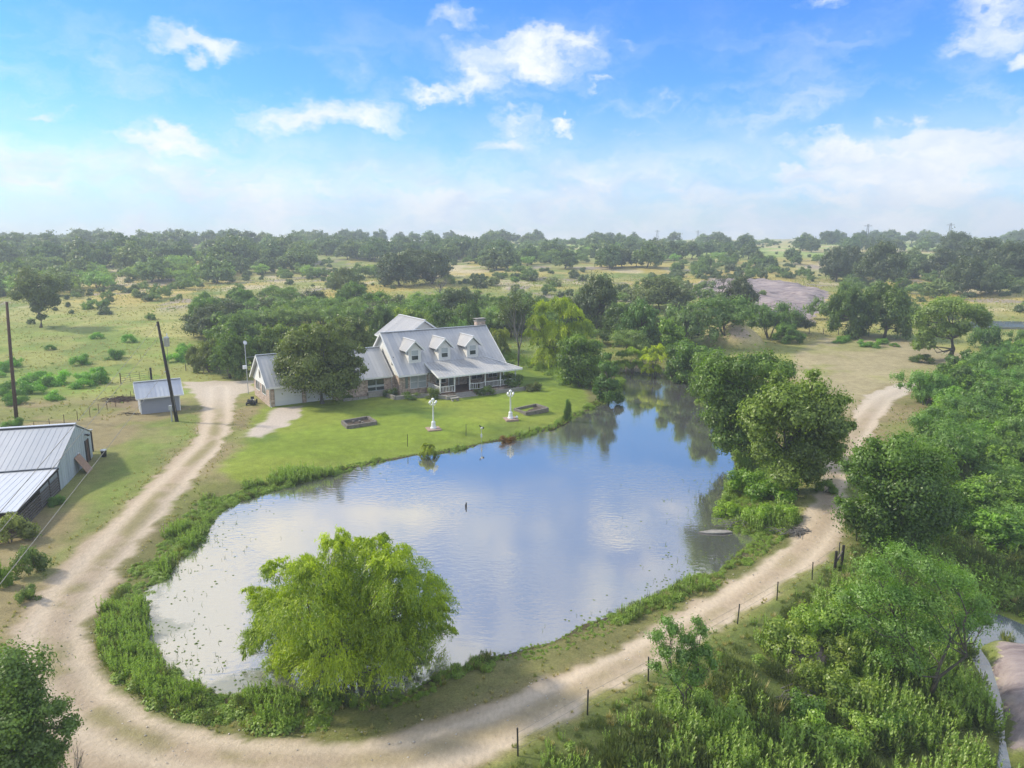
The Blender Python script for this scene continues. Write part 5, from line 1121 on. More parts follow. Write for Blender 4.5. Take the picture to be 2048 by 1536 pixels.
# (proto, base x, base y, top y, width, name, label, tint)
SINGLE = [
 ('willow',985,716,648,70,'willow_tree','low golden willow behind the chimney and side porch',(1.25,1.05,1.0)),
 ('elm',1425,768,700,80,'elm_tree','dark tree on the right pond bank below the grassy mound',(.6,.78,.66)),
 ('mesquite',1372,696,594,125,'mesquite_tree','broad grey-green tree left of the grassy mound',(.72,.85,.85)),
 ('mesquite',1450,668,584,130,'mesquite_tree','broad leafy tree directly behind the grassy mound',(.68,.85,.75)),
 ('mesquite',1538,676,594,100,'mesquite_tree','dark spreading tree right behind the grassy mound',(.60,.78,.72)),
 ('elm',1278,698,590,80,'elm_tree','rounded deep green tree beyond the pond inlet',(.62,.85,.85)),
 ('elm',1235,690,600,70,'elm_tree','dark tree with drooping sides beyond the pond inlet, left one',(.55,.66,.70)),
 ('oak',1192,668,540,90,'oak_tree','tall dark oak rising right of the yellow-green willow',(.75,.78,.85)),
 ('oak',1320,620,548,120,'oak_tree','wide grey-green oak in front of the left end of the rock outcrop',(1.1,1.05,1.1)),
 ('oak',1480,632,545,60,'oak_tree','small dark oak standing before the rock outcrop',(.6,.6,.75)),
 ('elm',1690,672,556,88,'oak_tree','tall dark tree at the right edge of the rock outcrop',(.62,.74,.75)),
 ('elm',1768,676,562,96,'oak_tree','dark twin-crowned tree left of the forked light green tree',(.64,.74,.72)),
 ('mesquite',1730,640,575,60,'mesquite_tree','grey-green tree filling between the two dark trees by the clearing',(.9,.9,.95)),
 ('oak',1672,563,492,64,'oak_tree','dark round oak on the far pasture above the rock outcrop',(.62,.66,.85)),
 ('oak',1752,577,482,98,'oak_tree','largest dark round oak on the far pasture',(.72,.76,.9)),
 ('oak',1700,552,486,60,'oak_tree','dark oak tucked behind the largest far pasture oak, left side',(.62,.66,.88)),
 ('oak',1880,562,492,70,'oak_tree','dark oak on the right pasture below the tall far pole',(.62,.66,.82)),
 ('oak',1932,592,505,80,'oak_tree','dark bell-shaped oak on the right pasture',(.68,.72,.85)),
 ('oak',2012,572,480,90,'oak_tree','tall dark oak with a visible trunk near the photo\'s right edge',(.70,.74,.88)),
 ('oak',1965,548,470,110,'oak_tree','wide dark oak crowning the right skyline',(.72,.76,.92)),
 ('oak',1905,528,462,70,'oak_tree','tallest skyline oak next to the tall far pole',(.80,.84,1.0)),
 ('oak',693,588,530,62,'oak_tree','grey-green umbrella-shaped oak in the straw field above the garage tree',(1.0,1.0,1.15)),
 ('oak',800,572,500,90,'oak_tree','left half of the big dark oak clump above the rear gable',(.62,.68,.9)),
 ('oak',862,568,498,90,'oak_tree','right half of the big dark oak clump above the dormers',(.66,.70,.92)),
 ('oak',835,556,496,80,'oak_tree','middle crown at the back of the big dark oak clump',(.70,.74,.95)),
 ('elm',462,756,655,86,'elm_tree','tall dark green bushy tree left of the antenna mast',(.66,.80,.55)),
 ('elm',420,745,672,60,'juniper_tree','brownish-green bushy tree at the left end of the dark thicket',(.80,.72,.62)),
 ('elm',395,738,690,36,'elm_tree','small tattered shrub tree left of the dark thicket',(.9,.8,.8)),
 ('elm',505,742,665,60,'elm_tree','green tree standing behind the antenna mast',(.68,.86,.65)),
 ('elm',560,740,640,80,'elm_tree','olive tree directly behind the garage roof, left one',(.85,.92,.55)),
 ('elm',620,742,640,90,'elm_tree','tree behind the garage roof hidden by the big garage tree',(.72,.82,.65)),
 ('elm',700,728,625,100,'elm_tree','broad dark olive tree behind the wing roof',(.74,.74,.62)),
 ('round',465,690,622,96,'round_tree','rounded bright green tree left of the antenna mast dish',(.85,1.0,.7)),
 ('elm',808,690,610,70,'elm_tree','bright yellow-green tree peeking over the rear gable',(1.5,1.45,1.0)),
 ('elm',850,690,622,50,'elm_tree','smaller bright green tree right of the rear gable peak',(1.4,1.4,1.0)),
 ('elm',770,700,600,60,'elm_tree','dark blue-green tree left of the rear gable peak',(.5,.62,.68)),
 ('elm',888,700,612,66,'elm_tree','dark blue-green tree behind the main roof ridge',(.48,.62,.66)),
 ('mesquite',915,705,622,60,'mesquite_tree','soft grey-green tree behind the roof left of the chimney',(.72,.95,.85)),
 ('elm',942,700,600,50,'elm_tree','dark upright tree right behind the chimney',(.48,.62,.62)),
]
def place(key, bx, by, ty, wpx, name, label, cat='tree', tint=(1, 1, 1), group=None):
    P = at(bx, by)
    if P is None: return None
    h = max(ztop(ty, P[1]) - P[2], .8); w = wpx * depth(P) / F
    return put_tree(key, P, h, w, name, label, cat, group, tint)
for s in SINGLE: place(*s[:7], cat='shrub' if 'shrub' in s[5] else 'tree', tint=s[7])
# leafless and half-dead trees
def bare_tree(px, topy, wpx, label, seed, m='grey_bark', tufts=0, name='bare_tree', P=None):
    P = P or at(*px); h = ztop(topy, P[1]) - P[2]; w = wpx * depth(P) / F; r = random.Random(seed)
    o = thing(name, label, 'tree', P); k = MB(); ends = []
    def grow_(p, d, l, rad, lv):
        q = p + d * l; k.tube([p, (p + q) / 2 + Vector((r.gauss(0, .05), r.gauss(0, .05), 0)) * l, q], [rad, rad * .85, rad * .65], 6 if lv < 2 else 4, cap=False)
        if lv >= 5 or rad < .008: ends.append(q); return
        for i in range(3 if lv < 3 else 2):
            a = r.uniform(0, 6.28); s = r.uniform(.35, .8); e = (d + Vector((math.cos(a) * s, math.sin(a) * s, r.uniform(-.1, .3)))).normalized()
            grow_(q, e, l * r.uniform(.62, .85), rad * .6, lv + 1)
    grow_(Vector((0, 0, -.2)), Vector((.05, 0, 1)), h * .27, max(.04, h * .022), 0)
    sc = w / max(.1, max(v[0] for v in k.v) - min(v[0] for v in k.v)); k.v = [(v[0] * sc, v[1] * sc, v[2] * h / max(q[2] for q in k.v)) for v in k.v] if False else k.v
    mx = max(v[2] for v in k.v); k.v = [(v[0] * sc, v[1] * sc, v[2] * h / mx) for v in k.v]
    k.build('trunk', m, o, True)
    if tufts:
        rr = np.random.default_rng(seed); E = np.array([(q[0] * sc, q[1] * sc, q[2] * h / mx) for q in ends]); E = E[rr.choice(len(E), min(tufts, len(E)), False)]
        c = np.repeat(E, 60, 0) + rr.normal(size=(len(E) * 60, 3)) * h * .035; n = len(c)
        me = leaf_mesh('crown', [leaves(c, rr.normal(size=(n, 3)), rr.normal(size=(n, 3)) + (0, 0, .6), np.full(n, h * .03), np.full(n, h * .016), .4 + rr.normal(size=n) * .15)], 'oak_leaf'); c_ = link('crown', me, o); c_.color = (1, 1, 1.1, 1)
    return o
bare_tree((1036, 738), 592, 64, 'grey half-bare tree leaning between the chimney and the big yellow-green willow', 3, tufts=60)
bare_tree((884, 618), 552, 56, 'bare grey oak standing in the straw field above the dormers', 4, tufts=8)
bare_tree((1440, 600), 548, 50, 'thin sparse dark tree before the left part of the rock outcrop', 5, 'bark', 30)
bare_tree((150, 1640), 1480, 60, 'leafless grey sapling at the photo\'s bottom left beside the dark tree', 6)
bare_tree((1128, 742), 690, 40, 'cluster of thin dark trunks standing in the water below the yellow-green willow', 8, 'bark')
# small sapling and single shrubs
place('willow', 855, 922, 884, 40, 'willow_sapling', 'small lime-yellow willow sapling leaning over the pond below the left lamp post', 'sapling', (1.5, 1.3, .9))
def shrub(bx, by, ty, wpx, name, label, tint, key='bush', P=None, group=None):
    P = P or at(bx, by)
    if P is None: return
    return put_tree(key, P, max(ztop(ty, P[1]) - P[2], .5), wpx * depth(P) / F, name, label, 'shrub', group, tint)
SH = [(1012,872+14,868,34,'shrub','low dark reddish shrub hanging over the pond edge',(.9,.32,.42)),
      (1135,842,790,16,'shrub','thin dark upright shrub at the pond edge right of the right raised bed',(.45,.55,.5)),
      (1068,782,760,30,'shrub','round dark shrub at the right end of the stone retaining wall',(.5,.42,.42)),
      (1022,776,742,56,'shrub','large loose shrub against the right end of the porch railing',(.45,.52,.42)),
      (975,790,768,30,'shrub','dark shrub beneath the middle of the porch railing',(.42,.48,.42)),
      (950,786,770,22,'shrub','small dark plant right of the porch steps',(.5,.5,.4)),
      (865,797,770,30,'shrub','brownish shrub at the left corner of the porch railing',(.7,.62,.5)),
      (784,794,772,28,'shrub','dark low shrub where the wing meets the main house',(.4,.45,.42)),
      (820,796,782,44,'shrub','low sparse plants in the bed under the bay windows',(.55,.6,.5)),
      (696,800,785,20,'shrub','small dark bush behind the garage tree trunk',(.5,.6,.5)),
      (60,1150,1085,60,'shrub','grey-green shrub under the lowest wire by the lean-to',(.6,.6,.9)),
      (22,1085,1022,80,'shrub','pale silvery-green bush in front of the barn lean-to',(.95,.75,1.3)),
      (8,1175,1110,30,'shrub','bright green shrub at the photo\'s left edge below the lean-to',(.9,.95,.6)),
      (60,1200,1165,40,'shrub','small leafy shrub on the verge left of the dirt road',(.7,.7,.9)),
      (115,1010,985,30,'shrub','thin weeds at the foot of the lean-to rail fence',(.6,.8,.8)),
      (1400,810,790,26,'shrub','light green shrub trailing over the right pond bank',(1.3,1.25,.9)),
      (1455,1030,1000,60,'shrub','yellow-green bush at the water on the right bank',(1.2,1.2,.7)),
      (1520,1050,1000,60,'shrub','bright green bush beside the dead brush on the right bank',(1.15,1.2,.65)),
      (1570,1040,1005,50,'shrub','light green bush nearest the dam road on the right bank',(1.2,1.25,.6)),
      (1490,990,930,80,'shrub','large leafy bush below the leaning tree on the right bank',(.8,.95,.6)),
      (1555,1000,950,90,'shrub','leafy bush at the foot of the rounded mid-green tree',(.75,.9,.6)),
      (1650,985,955,40,'shrub','small bush between the rounded tree and the dam road',(.8,.85,.6)),
      (1845,725,705,40,'shrub','dark bush at the foot of the forked tree trunk',(.45,.5,.5)),
      (1970,700,640,60,'shrub','dark bush behind the forked light green tree',(.45,.6,.6)),
      (1845,560+30,560,56,'shrub','rounded dark bush in the pasture right of the dark twin-crowned tree',(.6,.7,.8)),
      (1795,545,515,60,'shrub','dark thicket right of the largest far pasture oak',(.5,.6,.75)),
      (1215,740,715,40,'shrub','leafy vine-covered shrub behind the dark narrow evergreen',(.8,.9,.6))]
for s in SH: shrub(*s)

# ------------------------------------------------------------------ belts of trees and shrubs toward the horizon
LM = [(16,'the tall brown pole'),(84,'the lone field oak'),(200,'the left field'),(318,'the leaning pole'),(405,'the small dark thicket'),(500,'the antenna mast'),(580,'the garage'),(645,'the garage tree'),(693,'the umbrella-shaped oak'),(755,'the wing roof'),(805,'the rear gable'),(860,'the dormers'),(955,'the chimney'),(1038,'the half-bare tree'),(1112,'the yellow-green willow'),(1192,'the tall dark oak'),(1300,'the pond inlet'),(1372,'the inlet trees'),(1462,'the grassy mound'),(1545,'the rock outcrop'),(1625,'the outcrop end'),(1692,'the clearing'),(1752,'the biggest oak'),(1850,'the clearing end'),(1900,'the forked tree'),(1970,'the bell-shaped oak'),(2030,'the photo\'s right edge')]
LMX = np.array([l[0] for l in LM])
ORD = ['leftmost', 'second from left', 'third from left', 'fourth from left', 'fifth from left', 'sixth from left', 'seventh from left', 'eighth from left', 'ninth from left', 'tenth from left', 'eleventh from left', 'twelfth from left', 'thirteenth from left', 'fourteenth from left', 'fifteenth from left']
PEND = []
def belt(n, x0, x1, y0, y1, choices, hr, spc, desc, group, seed, avoid=None, skew=None):
    """choices: list of (proto, weight, noun, adj, tint); trees stand at least spc * crown width apart"""
    r = random.Random(seed); k = 0; tries = 0
    while k < n and tries < n * 14:
        tries += 1
        px = r.uniform(x0, x1); py = r.uniform(y0, y1) if not skew else skew(px, r)
        if avoid and avoid(px, py): continue
        P = at(px, py)
        if P is None: continue
        c = r.choices(choices, [q[1] for q in choices])[0]; h = r.uniform(*hr) * c[5]; w = h * c[6] * r.uniform(.85, 1.2)
        ok = True
        for (Q, qh, qw, _) in TREES:
            dd = math.hypot(P[0] - Q[0], P[1] - Q[1])
            if dd < spc * (w + qw) / 2: ok = False; break
        if not ok: continue
        j = r.uniform(.85, 1.15); tint = tuple(t * j * r.uniform(.94, 1.06) for t in c[4])
        o = put_tree(c[0], P, h, w, c[2].replace(' ', '_'), '', 'tree' if 'tree' in c[2] or 'oak' in c[2] or 'mesquite' in c[2] else 'shrub', group, tint, rot=r.uniform(0, 6.28))
        PEND.append((o, px, c[3], c[2], desc)); k += 1
OAK = ('far_oak', 3, 'oak tree', 'dark', (1.0, 1.12, 1.15), 1, 1.15); OAKL = ('far_oak', 1.5, 'oak tree', 'grey-green', (1.4, 1.45, 1.4), .9, 1.3)
MES = ('far_mesquite', 2, 'mesquite tree', 'light green', (1.15, 1.3, 1.15), .62, 1.4); MESY = ('far_mesquite', 1, 'mesquite tree', 'yellowish', (1.4, 1.4, 1.0), .55, 1.4)
belt(95, -60, 2110, 483, 490, [OAK, OAKL], (8.5, 12.5), .30, 'on the skyline', 'oaks along the skyline', 1, avoid=lambda x, y: (1035 < x < 1120) and random.random() < .8)
belt(105, -60, 620, 490, 548, [OAK, OAKL, MES], (9.5, 13.5), .32, 'in the far left wood', 'trees of the far left wood', 2)
belt(60, -60, 470, 550, 594, [MES, MES, MESY, OAKL], (7.5, 11), .34, 'in the pale belt', 'mesquites of the left belt', 3, avoid=lambda x, y: (x > 260 and y > 568) or (x > 150 and y > 580))
belt(34, 430, 760, 500, 556, [OAK, MES, MES, MESY], (6, 9), .45, 'in the middle distance', 'trees of the middle distance', 4, avoid=lambda x, y: 655 < x < 735 and y > 520)
belt(44, 640, 1010, 492, 524, [OAK, OAK, OAKL], (8, 11), .36, 'in the far centre wood', 'trees of the far centre wood', 5)
belt(40, 940, 1360, 500, 540, [OAK, OAKL, MES], (7, 10), .40, 'in the far open wood', 'trees of the far open wood', 6)
belt(36, 1180, 1500, 494, 524, [OAK, OAKL, MES], (7, 10), .42, 'in the far right wood', 'trees of the far right wood', 7)
belt(14, 1480, 2110, 497, 505, [OAK, OAKL], (7, 10), .6, 'beyond the green pasture', 'oaks at the pasture edge', 8)
belt(10, 1400, 1640, 520, 548, [OAK, MES], (4, 7), .6, 'above the rocks', 'trees above the rocks', 9)
belt(14, 1790, 2110, 520, 600, [OAK, OAKL], (6, 9), .6, 'on the right pasture', 'trees on the right pasture', 10)
SC = [('far_bush', 3, 'scrub bush', 'dark', (.8, .85, 1.0), 1, 1.5), ('far_bush', 1, 'scrub bush', 'green', (1.3, 1.6, 1.0), 1, 1.4), ('far_bush', 1, 'scrub bush', 'greyish', (1.6, 1.5, 1.9), .9, 1.5)]
belt(55, 900, 1560, 552, 606, SC, (1.6, 3.8), .7, 'in the ochre scrub', 'scrub bushes in the ochre flat', 11)
belt(24, 1340, 1900, 522, 590, SC, (1.6, 4), .8, 'around the rock outcrop', 'scrub bushes near the outcrop', 12, avoid=lambda x, y: y > 560 and 1370 < x < 1660)
belt(24, 60, 640, 560, 640, SC, (1.0, 2.6), .9, 'in the open left field', 'small bushes of the left field', 13, avoid=lambda x, y: x > 380 and y > 600)
MN = [('mesquite', 2, 'mesquite tree', 'grey-green', (1.0, 1.1, 1.1), 1, 1.35), ('elm', 1, 'bushy tree', 'green', (.8, 1.05, .8), .95, 1.1), ('oak', 1, 'oak tree', 'dark', (.7, .74, .85), 1, 1.2)]
belt(24, 370, 760, 612, 676, MN, (5, 7.5), .42, 'behind the house', 'thicket behind the house', 14)
belt(16, 740, 1010, 634, 678, MN, (5, 8), .42, 'behind the roof', 'trees behind the roof', 15)
belt(12, 990, 1260, 640, 690, MN, (4, 6.5), .45, 'behind the willows', 'trees behind the willows', 16)
belt(14, 1240, 1600, 650, 712, MN, (3.5, 5.5), .45, 'beyond the pond', 'tree bank beyond the pond', 17, avoid=lambda x, y: 1370 < x < 1570 and y > 655)
belt(10, 1280, 1420, 715, 765, [('round', 1, 'bank shrub', 'green', (.75, 1.0, .7), 1, 1.1)], (2, 3.5), .5, 'on the inlet bank', 'shrubs on the inlet bank', 18, avoid=lambda x, y: x < 1350 or (y > 700 + (x - 1240) * .3 + 22 and x < 1380))
LF = [('bush', 2, 'field bush', 'green', (.8, 1.15, .8), 1, 1.6), ('bush', 1, 'field bush', 'dark green', (.55, .8, .7), 1, 1.5)]
belt(24, -10, 380, 672, 860, LF, (1.1, 2.3), .7, 'in the near left field', 'bushes in the near left field', 19, avoid=lambda x, y: y > 868 - x * .32 or (x > 240 and y > 735))
belt(8, 1640, 1800, 680, 694, [('bush', 1, 'verge bush', 'green', (.7, .95, .8), 1, 1.8)], (.8, 1.5), .6, 'beyond the clearing', 'verge bushes of the clearing', 23)
BR = [('round', 3, 'brush tree', 'light green', (1.1, 1.35, .9), 1, 1.15), ('mesquite', 3, 'brush mesquite', 'feathery', (.75, 1.0, .75), 1.15, 1.25), ('round', 1, 'brush tree', 'dark green', (.75, .95, .85), 1, 1.1)]
belt(16, 1850, 2110, 705, 800, BR, (3.6, 5.2), .45, 'in the upper right brush', 'brush of the upper right', 20, avoid=lambda x, y: x < 1990 - (y - 700) * 1.2)
belt(26, 1820, 2110, 800, 960, BR, (3.2, 4.8), .46, 'in the right-hand brush', 'brush of the right side', 21, avoid=lambda x, y: x < 1850 - (y - 800) * .02)
belt(12, 1930, 2110, 960, 1100, BR, (2.2, 3.4), .5, 'in the lower right brush', 'brush of the lower right', 22)
belt(12, 1560, 2040, 1230, 1500, [('bush', 2, 'leafy shrub', 'light green', (1.05, 1.0, 1.1), 1, 1.3), ('bush', 1, 'leafy shrub', 'dark', (.6, .75, .6), 1, 1.3)], (1.3, 2.2), .7, 'in the undergrowth', 'foreground shrubs', 24, avoid=lambda x, y: x > 1890)
cells = {}
for (o, px, adj, noun, desc) in PEND:
    L_ = LM[int(np.abs(LMX - px).argmin())][1]; cells.setdefault((adj, noun, desc, L_), []).append((px, o))
for (adj, noun, desc, L_), v in cells.items():
    v.sort(key=lambda t: t[0])
    rel = 'above' if desc.startswith(('on the sky', 'in the far', 'in the pale', 'in the middle', 'at the far', 'in the ochre')) else 'near'
    for i, (px, o) in enumerate(v):
        base = f'{adj} {noun} {desc} {rel} {L_}'
        o['label'] = base if len(v) == 1 else f'{base}, {ORD[min(i, 14)]}'
        for a_, b_ in ((' tree in', ' in'), (' tree near', ' near'), (' tree on', ' on'), (' the ', ' ')):
            if len(o['label'].split()) > 16: o['label'] = o['label'].replace(a_, b_)

# ------------------------------------------------------------------ ground cover: one object per kind of cover, plants set out on points
def plant_meshes(kind, n=4):
    out = []
    for i in range(n):
        r = np.random.default_rng(500 + i + len(kind) * 13)
        if kind == 'weed':                 # upright leafy stems
            ns = 9; parts = []
            for s in range(ns):
                a = r.uniform(0, 6.28); b = np.array([math.cos(a), math.sin(a), 0]) * r.uniform(.05, .38); hh = r.uniform(.6, 1.1); m = 26
                t = r.uniform(.12, 1, m); c = b * (1 + .5 * t[:, None]) + np.stack([t * 0, t * 0, t * hh], 1); an = r.uniform(0, 6.28, m)
                d = np.stack([np.cos(an), np.sin(an), .75 + .5 * t], 1); L_ = .17 * (1.15 - .55 * t)
                parts.append(leaves(c + unit(d) * L_[:, None] * .45, d, np.stack([-np.cos(an) * .6, -np.sin(an) * .6, np.full(m, .9)], 1) + r.normal(size=(m, 3)) * .2, L_, L_ * .34, .38 + .42 * t + r.normal(size=m) * .1))
            out.append(leaf_mesh('weed_plant', parts, 'weed_leaf'))
        elif kind == 'mound':              # broad-leaved clump
            m = 240; v = unit(r.normal(size=(m, 3))); v[:, 2] = np.abs(v[:, 2]); c = v * (.52, .52, .5) * r.uniform(.55, 1, (m, 1)); nn = v + (0, 0, .6) + r.normal(size=v.shape) * .35
            out.append(leaf_mesh('leafy_clump', [leaves(c, np.cross(nn, r.normal(size=v.shape)), nn, r.uniform(.09, .2, m), r.uniform(.07, .13, m), .42 + .3 * v[:, 2] + r.normal(size=m) * .13)], 'weed_leaf'))
        elif kind == 'grey':               # grey-green feathery scrub
            m = 230; v = unit(r.normal(size=(m, 3))); v[:, 2] = np.abs(v[:, 2]) * 1.1; c = v * (.45, .45, .7) * r.uniform(.4, 1, (m, 1)); d = v + (0, 0, .9) + r.normal(size=v.shape) * .3
            out.append(leaf_mesh('scrub_clump', [leaves(c, d, np.cross(d, r.normal(size=v.shape)), r.uniform(.12, .26, m), r.uniform(.025, .05, m), .5 + r.normal(size=m) * .2)], 'oak_leaf'))
        else:                              # grass tuft: 'grass' or 'dry'
            m = 46; a = r.uniform(0, 6.28, m); rr = r.uniform(0, .16, m) ; L_ = r.uniform(.25, .62, m); ln = r.uniform(.1, .75, m)
            d = np.stack([np.cos(a) * ln, np.sin(a) * ln, np.ones(m)], 1); c = np.stack([np.cos(a) * rr, np.sin(a) * rr, np.zeros(m)], 1) + unit(d) * L_[:, None] * .5
            out.append(leaf_mesh(kind + '_tuft', [leaves(c, d, np.stack([np.cos(a), np.sin(a), -ln], 1) + r.normal(size=(m, 3)) * .3, L_, np.full(m, .035), r.uniform(.1, .9, m))], 'grass_blade' if kind == 'grass' else 'dry_blade'))
    return out
PM = {k: plant_meshes(k) for k in ('weed', 'mound', 'grey', 'grass', 'dry')}
def scatter(name, label, pts, kinds, wts, srange, seed, zoff=0.):
    r = np.random.default_rng(seed); pts = np.asarray(pts, float); n = len(pts)
    if n == 0: return
    meshes = [m for k in kinds for m in PM[k]]; per = [len(PM[k]) for k in kinds]; w = np.asarray(wts)
    if w.ndim == 1: kk = r.choice(len(kinds), n, p=w / w.sum())
    else:
        cs = np.cumsum(w, 1); cs /= cs[:, -1:]; kk = (r.random((n, 1)) > cs).sum(1)
    off = np.cumsum([0] + per)[:-1]; idx = off[kk] + r.integers(0, np.array(per)[kk])
    pts[:, 2] += zoff; me = bpy.data.meshes.new(name); me.vertices.add(n); me.vertices.foreach_set('co', pts.astype(np.float32).ravel())
    sc = np.asarray(srange[0] + (srange[1] - srange[0]) * r.random(n)) if not isinstance(srange, np.ndarray) else srange * r.uniform(.75, 1.25, n)
    for an, ty, dat in (('pick', 'INT', idx), ('size', 'FLOAT', sc), ('turn', 'FLOAT', r.uniform(0, 6.28, n))):
        a = me.attributes.new(an, ty, 'POINT'); a.data.foreach_set('value', np.ascontiguousarray(dat, np.int32 if ty == 'INT' else np.float32))
    o = bpy.data.objects.new(name, me); COL.objects.link(o); tag(o, kind='stuff'); o['label'] = label
    if kinds[0] == 'scrub': o.color = (.85, .95, 1, 1)
    pc = bpy.data.collections.new(name + '_plants')
    for i, m in enumerate(meshes): pc.objects.link(bpy.data.objects.new(f'{name}_plant_{i:02d}', m))
    ng = bpy.data.node_groups.new(name, 'GeometryNodeTree'); ng.interface.new_socket('Geometry', in_out='INPUT', socket_type='NodeSocketGeometry'); ng.interface.new_socket('Geometry', in_out='OUTPUT', socket_type='NodeSocketGeometry')
    N = ng.nodes; L = ng.links; gi = N.new('NodeGroupInput'); go = N.new('NodeGroupOutput'); ip = N.new('GeometryNodeInstanceOnPoints'); ci = N.new('GeometryNodeCollectionInfo')
    ci.inputs['Collection'].default_value = pc; ci.inputs['Separate Children'].default_value = True; ci.inputs['Reset Children'].default_value = True
    def na(nm, ty):
        q = N.new('GeometryNodeInputNamedAttribute'); q.data_type = ty; q.inputs['Name'].default_value = nm; return q.outputs['Attribute']
    L.new(gi.outputs[0], ip.inputs['Points']); L.new(ci.outputs[0], ip.inputs['Instance']); ip.inputs['Pick Instance'].default_value = True
    L.new(na('pick', 'INT'), ip.inputs['Instance Index']); L.new(na('size', 'FLOAT'), ip.inputs['Scale'])
    cb = N.new('ShaderNodeCombineXYZ'); L.new(na('turn', 'FLOAT'), cb.inputs[2]); L.new(cb.outputs[0], ip.inputs['Rotation']); L.new(ip.outputs[0], go.inputs[0])
    md = o.modifiers.new('plants', 'NODES'); md.node_group = ng
    return o
def cloud(n, x0, x1, y0, y1, keep, seed):
    r = np.random.default_rng(seed); x = r.uniform(x0, x1, n); y = r.uniform(y0, y1, n)
    m = np.abs(x) < y * .78 + 6; x, y = x[m], y[m]; k = keep(x, y, r); x, y = x[k], y[k]
    return np.stack([x, y, hfun(x, y)], 1)
def away(x, y, d=.35): return (sdist(x, y, ROAD) < -d) & (sdist(x, y, CREEK) < -.2) & (sdist(x, y, POND) < -.1)
# undergrowth below the dam road
def k_under(x, y, r):
    dl = sdist(x, y, LOW); d = np.ones(len(x))
    for rp in ROCKS: d = np.where(sdist(x, y, rp) > -.3, 0, d)
    open_ = sst(fbm(x / 4, y / 4, 61, 3), .57, .64) * .75 + sst(y, 44, 52) * sst(x, 22, 26) * .7
    return (dl > .9) & away(x, y, .7) & (r.random(len(x)) < d * (1 - open_) * np.clip(dl / 2.5, .3, 1))
P_ = cloud(30000, -6, 60, 18, 74, k_under, 1); n1 = fbm(P_[:, 0] / 5, P_[:, 1] / 5, 62, 3); n2 = fbm(P_[:, 0] / 4, P_[:, 1] / 4, 63, 3)
dl = sdist(P_[:, 0], P_[:, 1], LOW)
W_ = np.stack([.25 + 4 * sst(n1, .45, .58), .3 + 2 * sst(n2, .5, .6), .15 + 3.2 * sst(n2, .55, .42), .5 + 0 * n1 + 2 * (1 - sst(dl, 1, 3)), .25 + 1.5 * (1 - sst(dl, 1, 3))], 1)
scatter('undergrowth', 'dense green weeds and undergrowth covering the slope below the dam road', P_, ('weed', 'mound', 'grey', 'grass', 'dry'), W_, .45 + .75 * sst(dl, .8, 4) * (.75 + .5 * n1), 2, -.05)
# pond-side weeds
def k_bank(x, y, r):
    d = -sdist(x, y, POND); wide = np.where((x < -8) & (y < 62), 2.1, np.where(y < 46, 1.25, .9)) * (.35 + 1.25 * fbm(x / 2.0, y / 2.0, 66, 3))
    wide = np.where((x > 14) & (y > 44) & (y < 75), 4.2, wide)
    return (d > -.25) & (d < wide) & (sdist(x, y, ROAD) < -.5) & (y < 110)
P_ = cloud(150000, -30, 40, 24, 110, k_bank, 3); n1 = fbm(P_[:, 0] / 2.6, P_[:, 1] / 2.6, 67, 3); n2 = fbm(P_[:, 0] / 3.5, P_[:, 1] / 3.5, 68, 3)
tall = np.where((P_[:, 0] < -8) & (P_[:, 1] < 62), .78, np.where(P_[:, 1] < 46, .5, .42)); tall = np.where((P_[:, 0] > 14) & (P_[:, 1] > 44), .85, tall)
front = 1 - sst(P_[:, 0], -16, -9) * (1 - sst(P_[:, 1], 40, 48)) if False else 1
W_ = np.stack([.25 + 1.2 * sst(n1, .5, .62), .9 + 4 * sst(n1, .54, .42), .55 + 0 * n1, .9 + 2.4 * sst(n2, .5, .62), .12 + .9 * sst(n2, .58, .48) * (P_[:, 1] < 46)], 1)
scatter('pond_weeds', 'band of green weeds and reeds growing along the pond bank', P_, ('weed', 'mound', 'grey', 'grass', 'dry'), W_, tall * (.4 + .9 * sst(n1, .3, .7)), 4, -.04)
# verge and field grass
def k_verge(x, y, r):
    rd = -sdist(x, y, ROAD); return (rd > .15) & (rd < 2.2) & (y < 84) & (r.random(len(x)) < .5 * np.exp(-rd)) & (sdist(x, y, POND) < -.2)
P_ = cloud(90000, -50, 50, 16, 100, k_verge, 5)
scatter('verge_grass', 'short mixed grass tufts edging the dirt road', P_, ('grass', 'dry'), (1, 1.2), (.18, .38), 6)
def k_field(x, y, r):
    lf = (sdist(x, y, LAWN) < -1) & (sdist(x, y, LAWN2) < -1) & (sdist(x, y, TAN) < 0) & (sdist(x, y, SLAB) < 0)
    hx = (x - HO[0]) * math.cos(TH) + (y - HO[1]) * math.sin(TH); hv = -(x - HO[0]) * math.sin(TH) + (y - HO[1]) * math.cos(TH)
    notyard = (y > 106) | (hv > 22) | ((x < -45) & (y > 77 + (-x - 45) * .05)) | ((x > 32) & (y > 62))
    return lf & notyard & away(x, y, .8) & (r.random(len(x)) < .25 + .9 * sst(fbm(x / 8, y / 8, 71, 3), .42, .6))
P_ = cloud(60000, -210, 210, 72, 270, k_field, 7); n1 = fbm(P_[:, 0] / 14, P_[:, 1] / 14, 72, 3)
W_ = np.stack([1.6 * sst(n1, .40, .55) + .3, 1.6 * sst(n1, .60, .45) + .15,   .06 + 0 * n1], 1)
scatter('field_grass', 'tall rough pasture grass of the open fields', P_, ('grass', 'dry', 'mound'), W_, .42 + .2 * sst(P_[:, 1], 90, 220) + 0 * n1, 8)
PM['scrub'] = [PROTO['far_bush'][i][1] for i in range(3)] + [PROTO['far_mesquite'][0][1]]
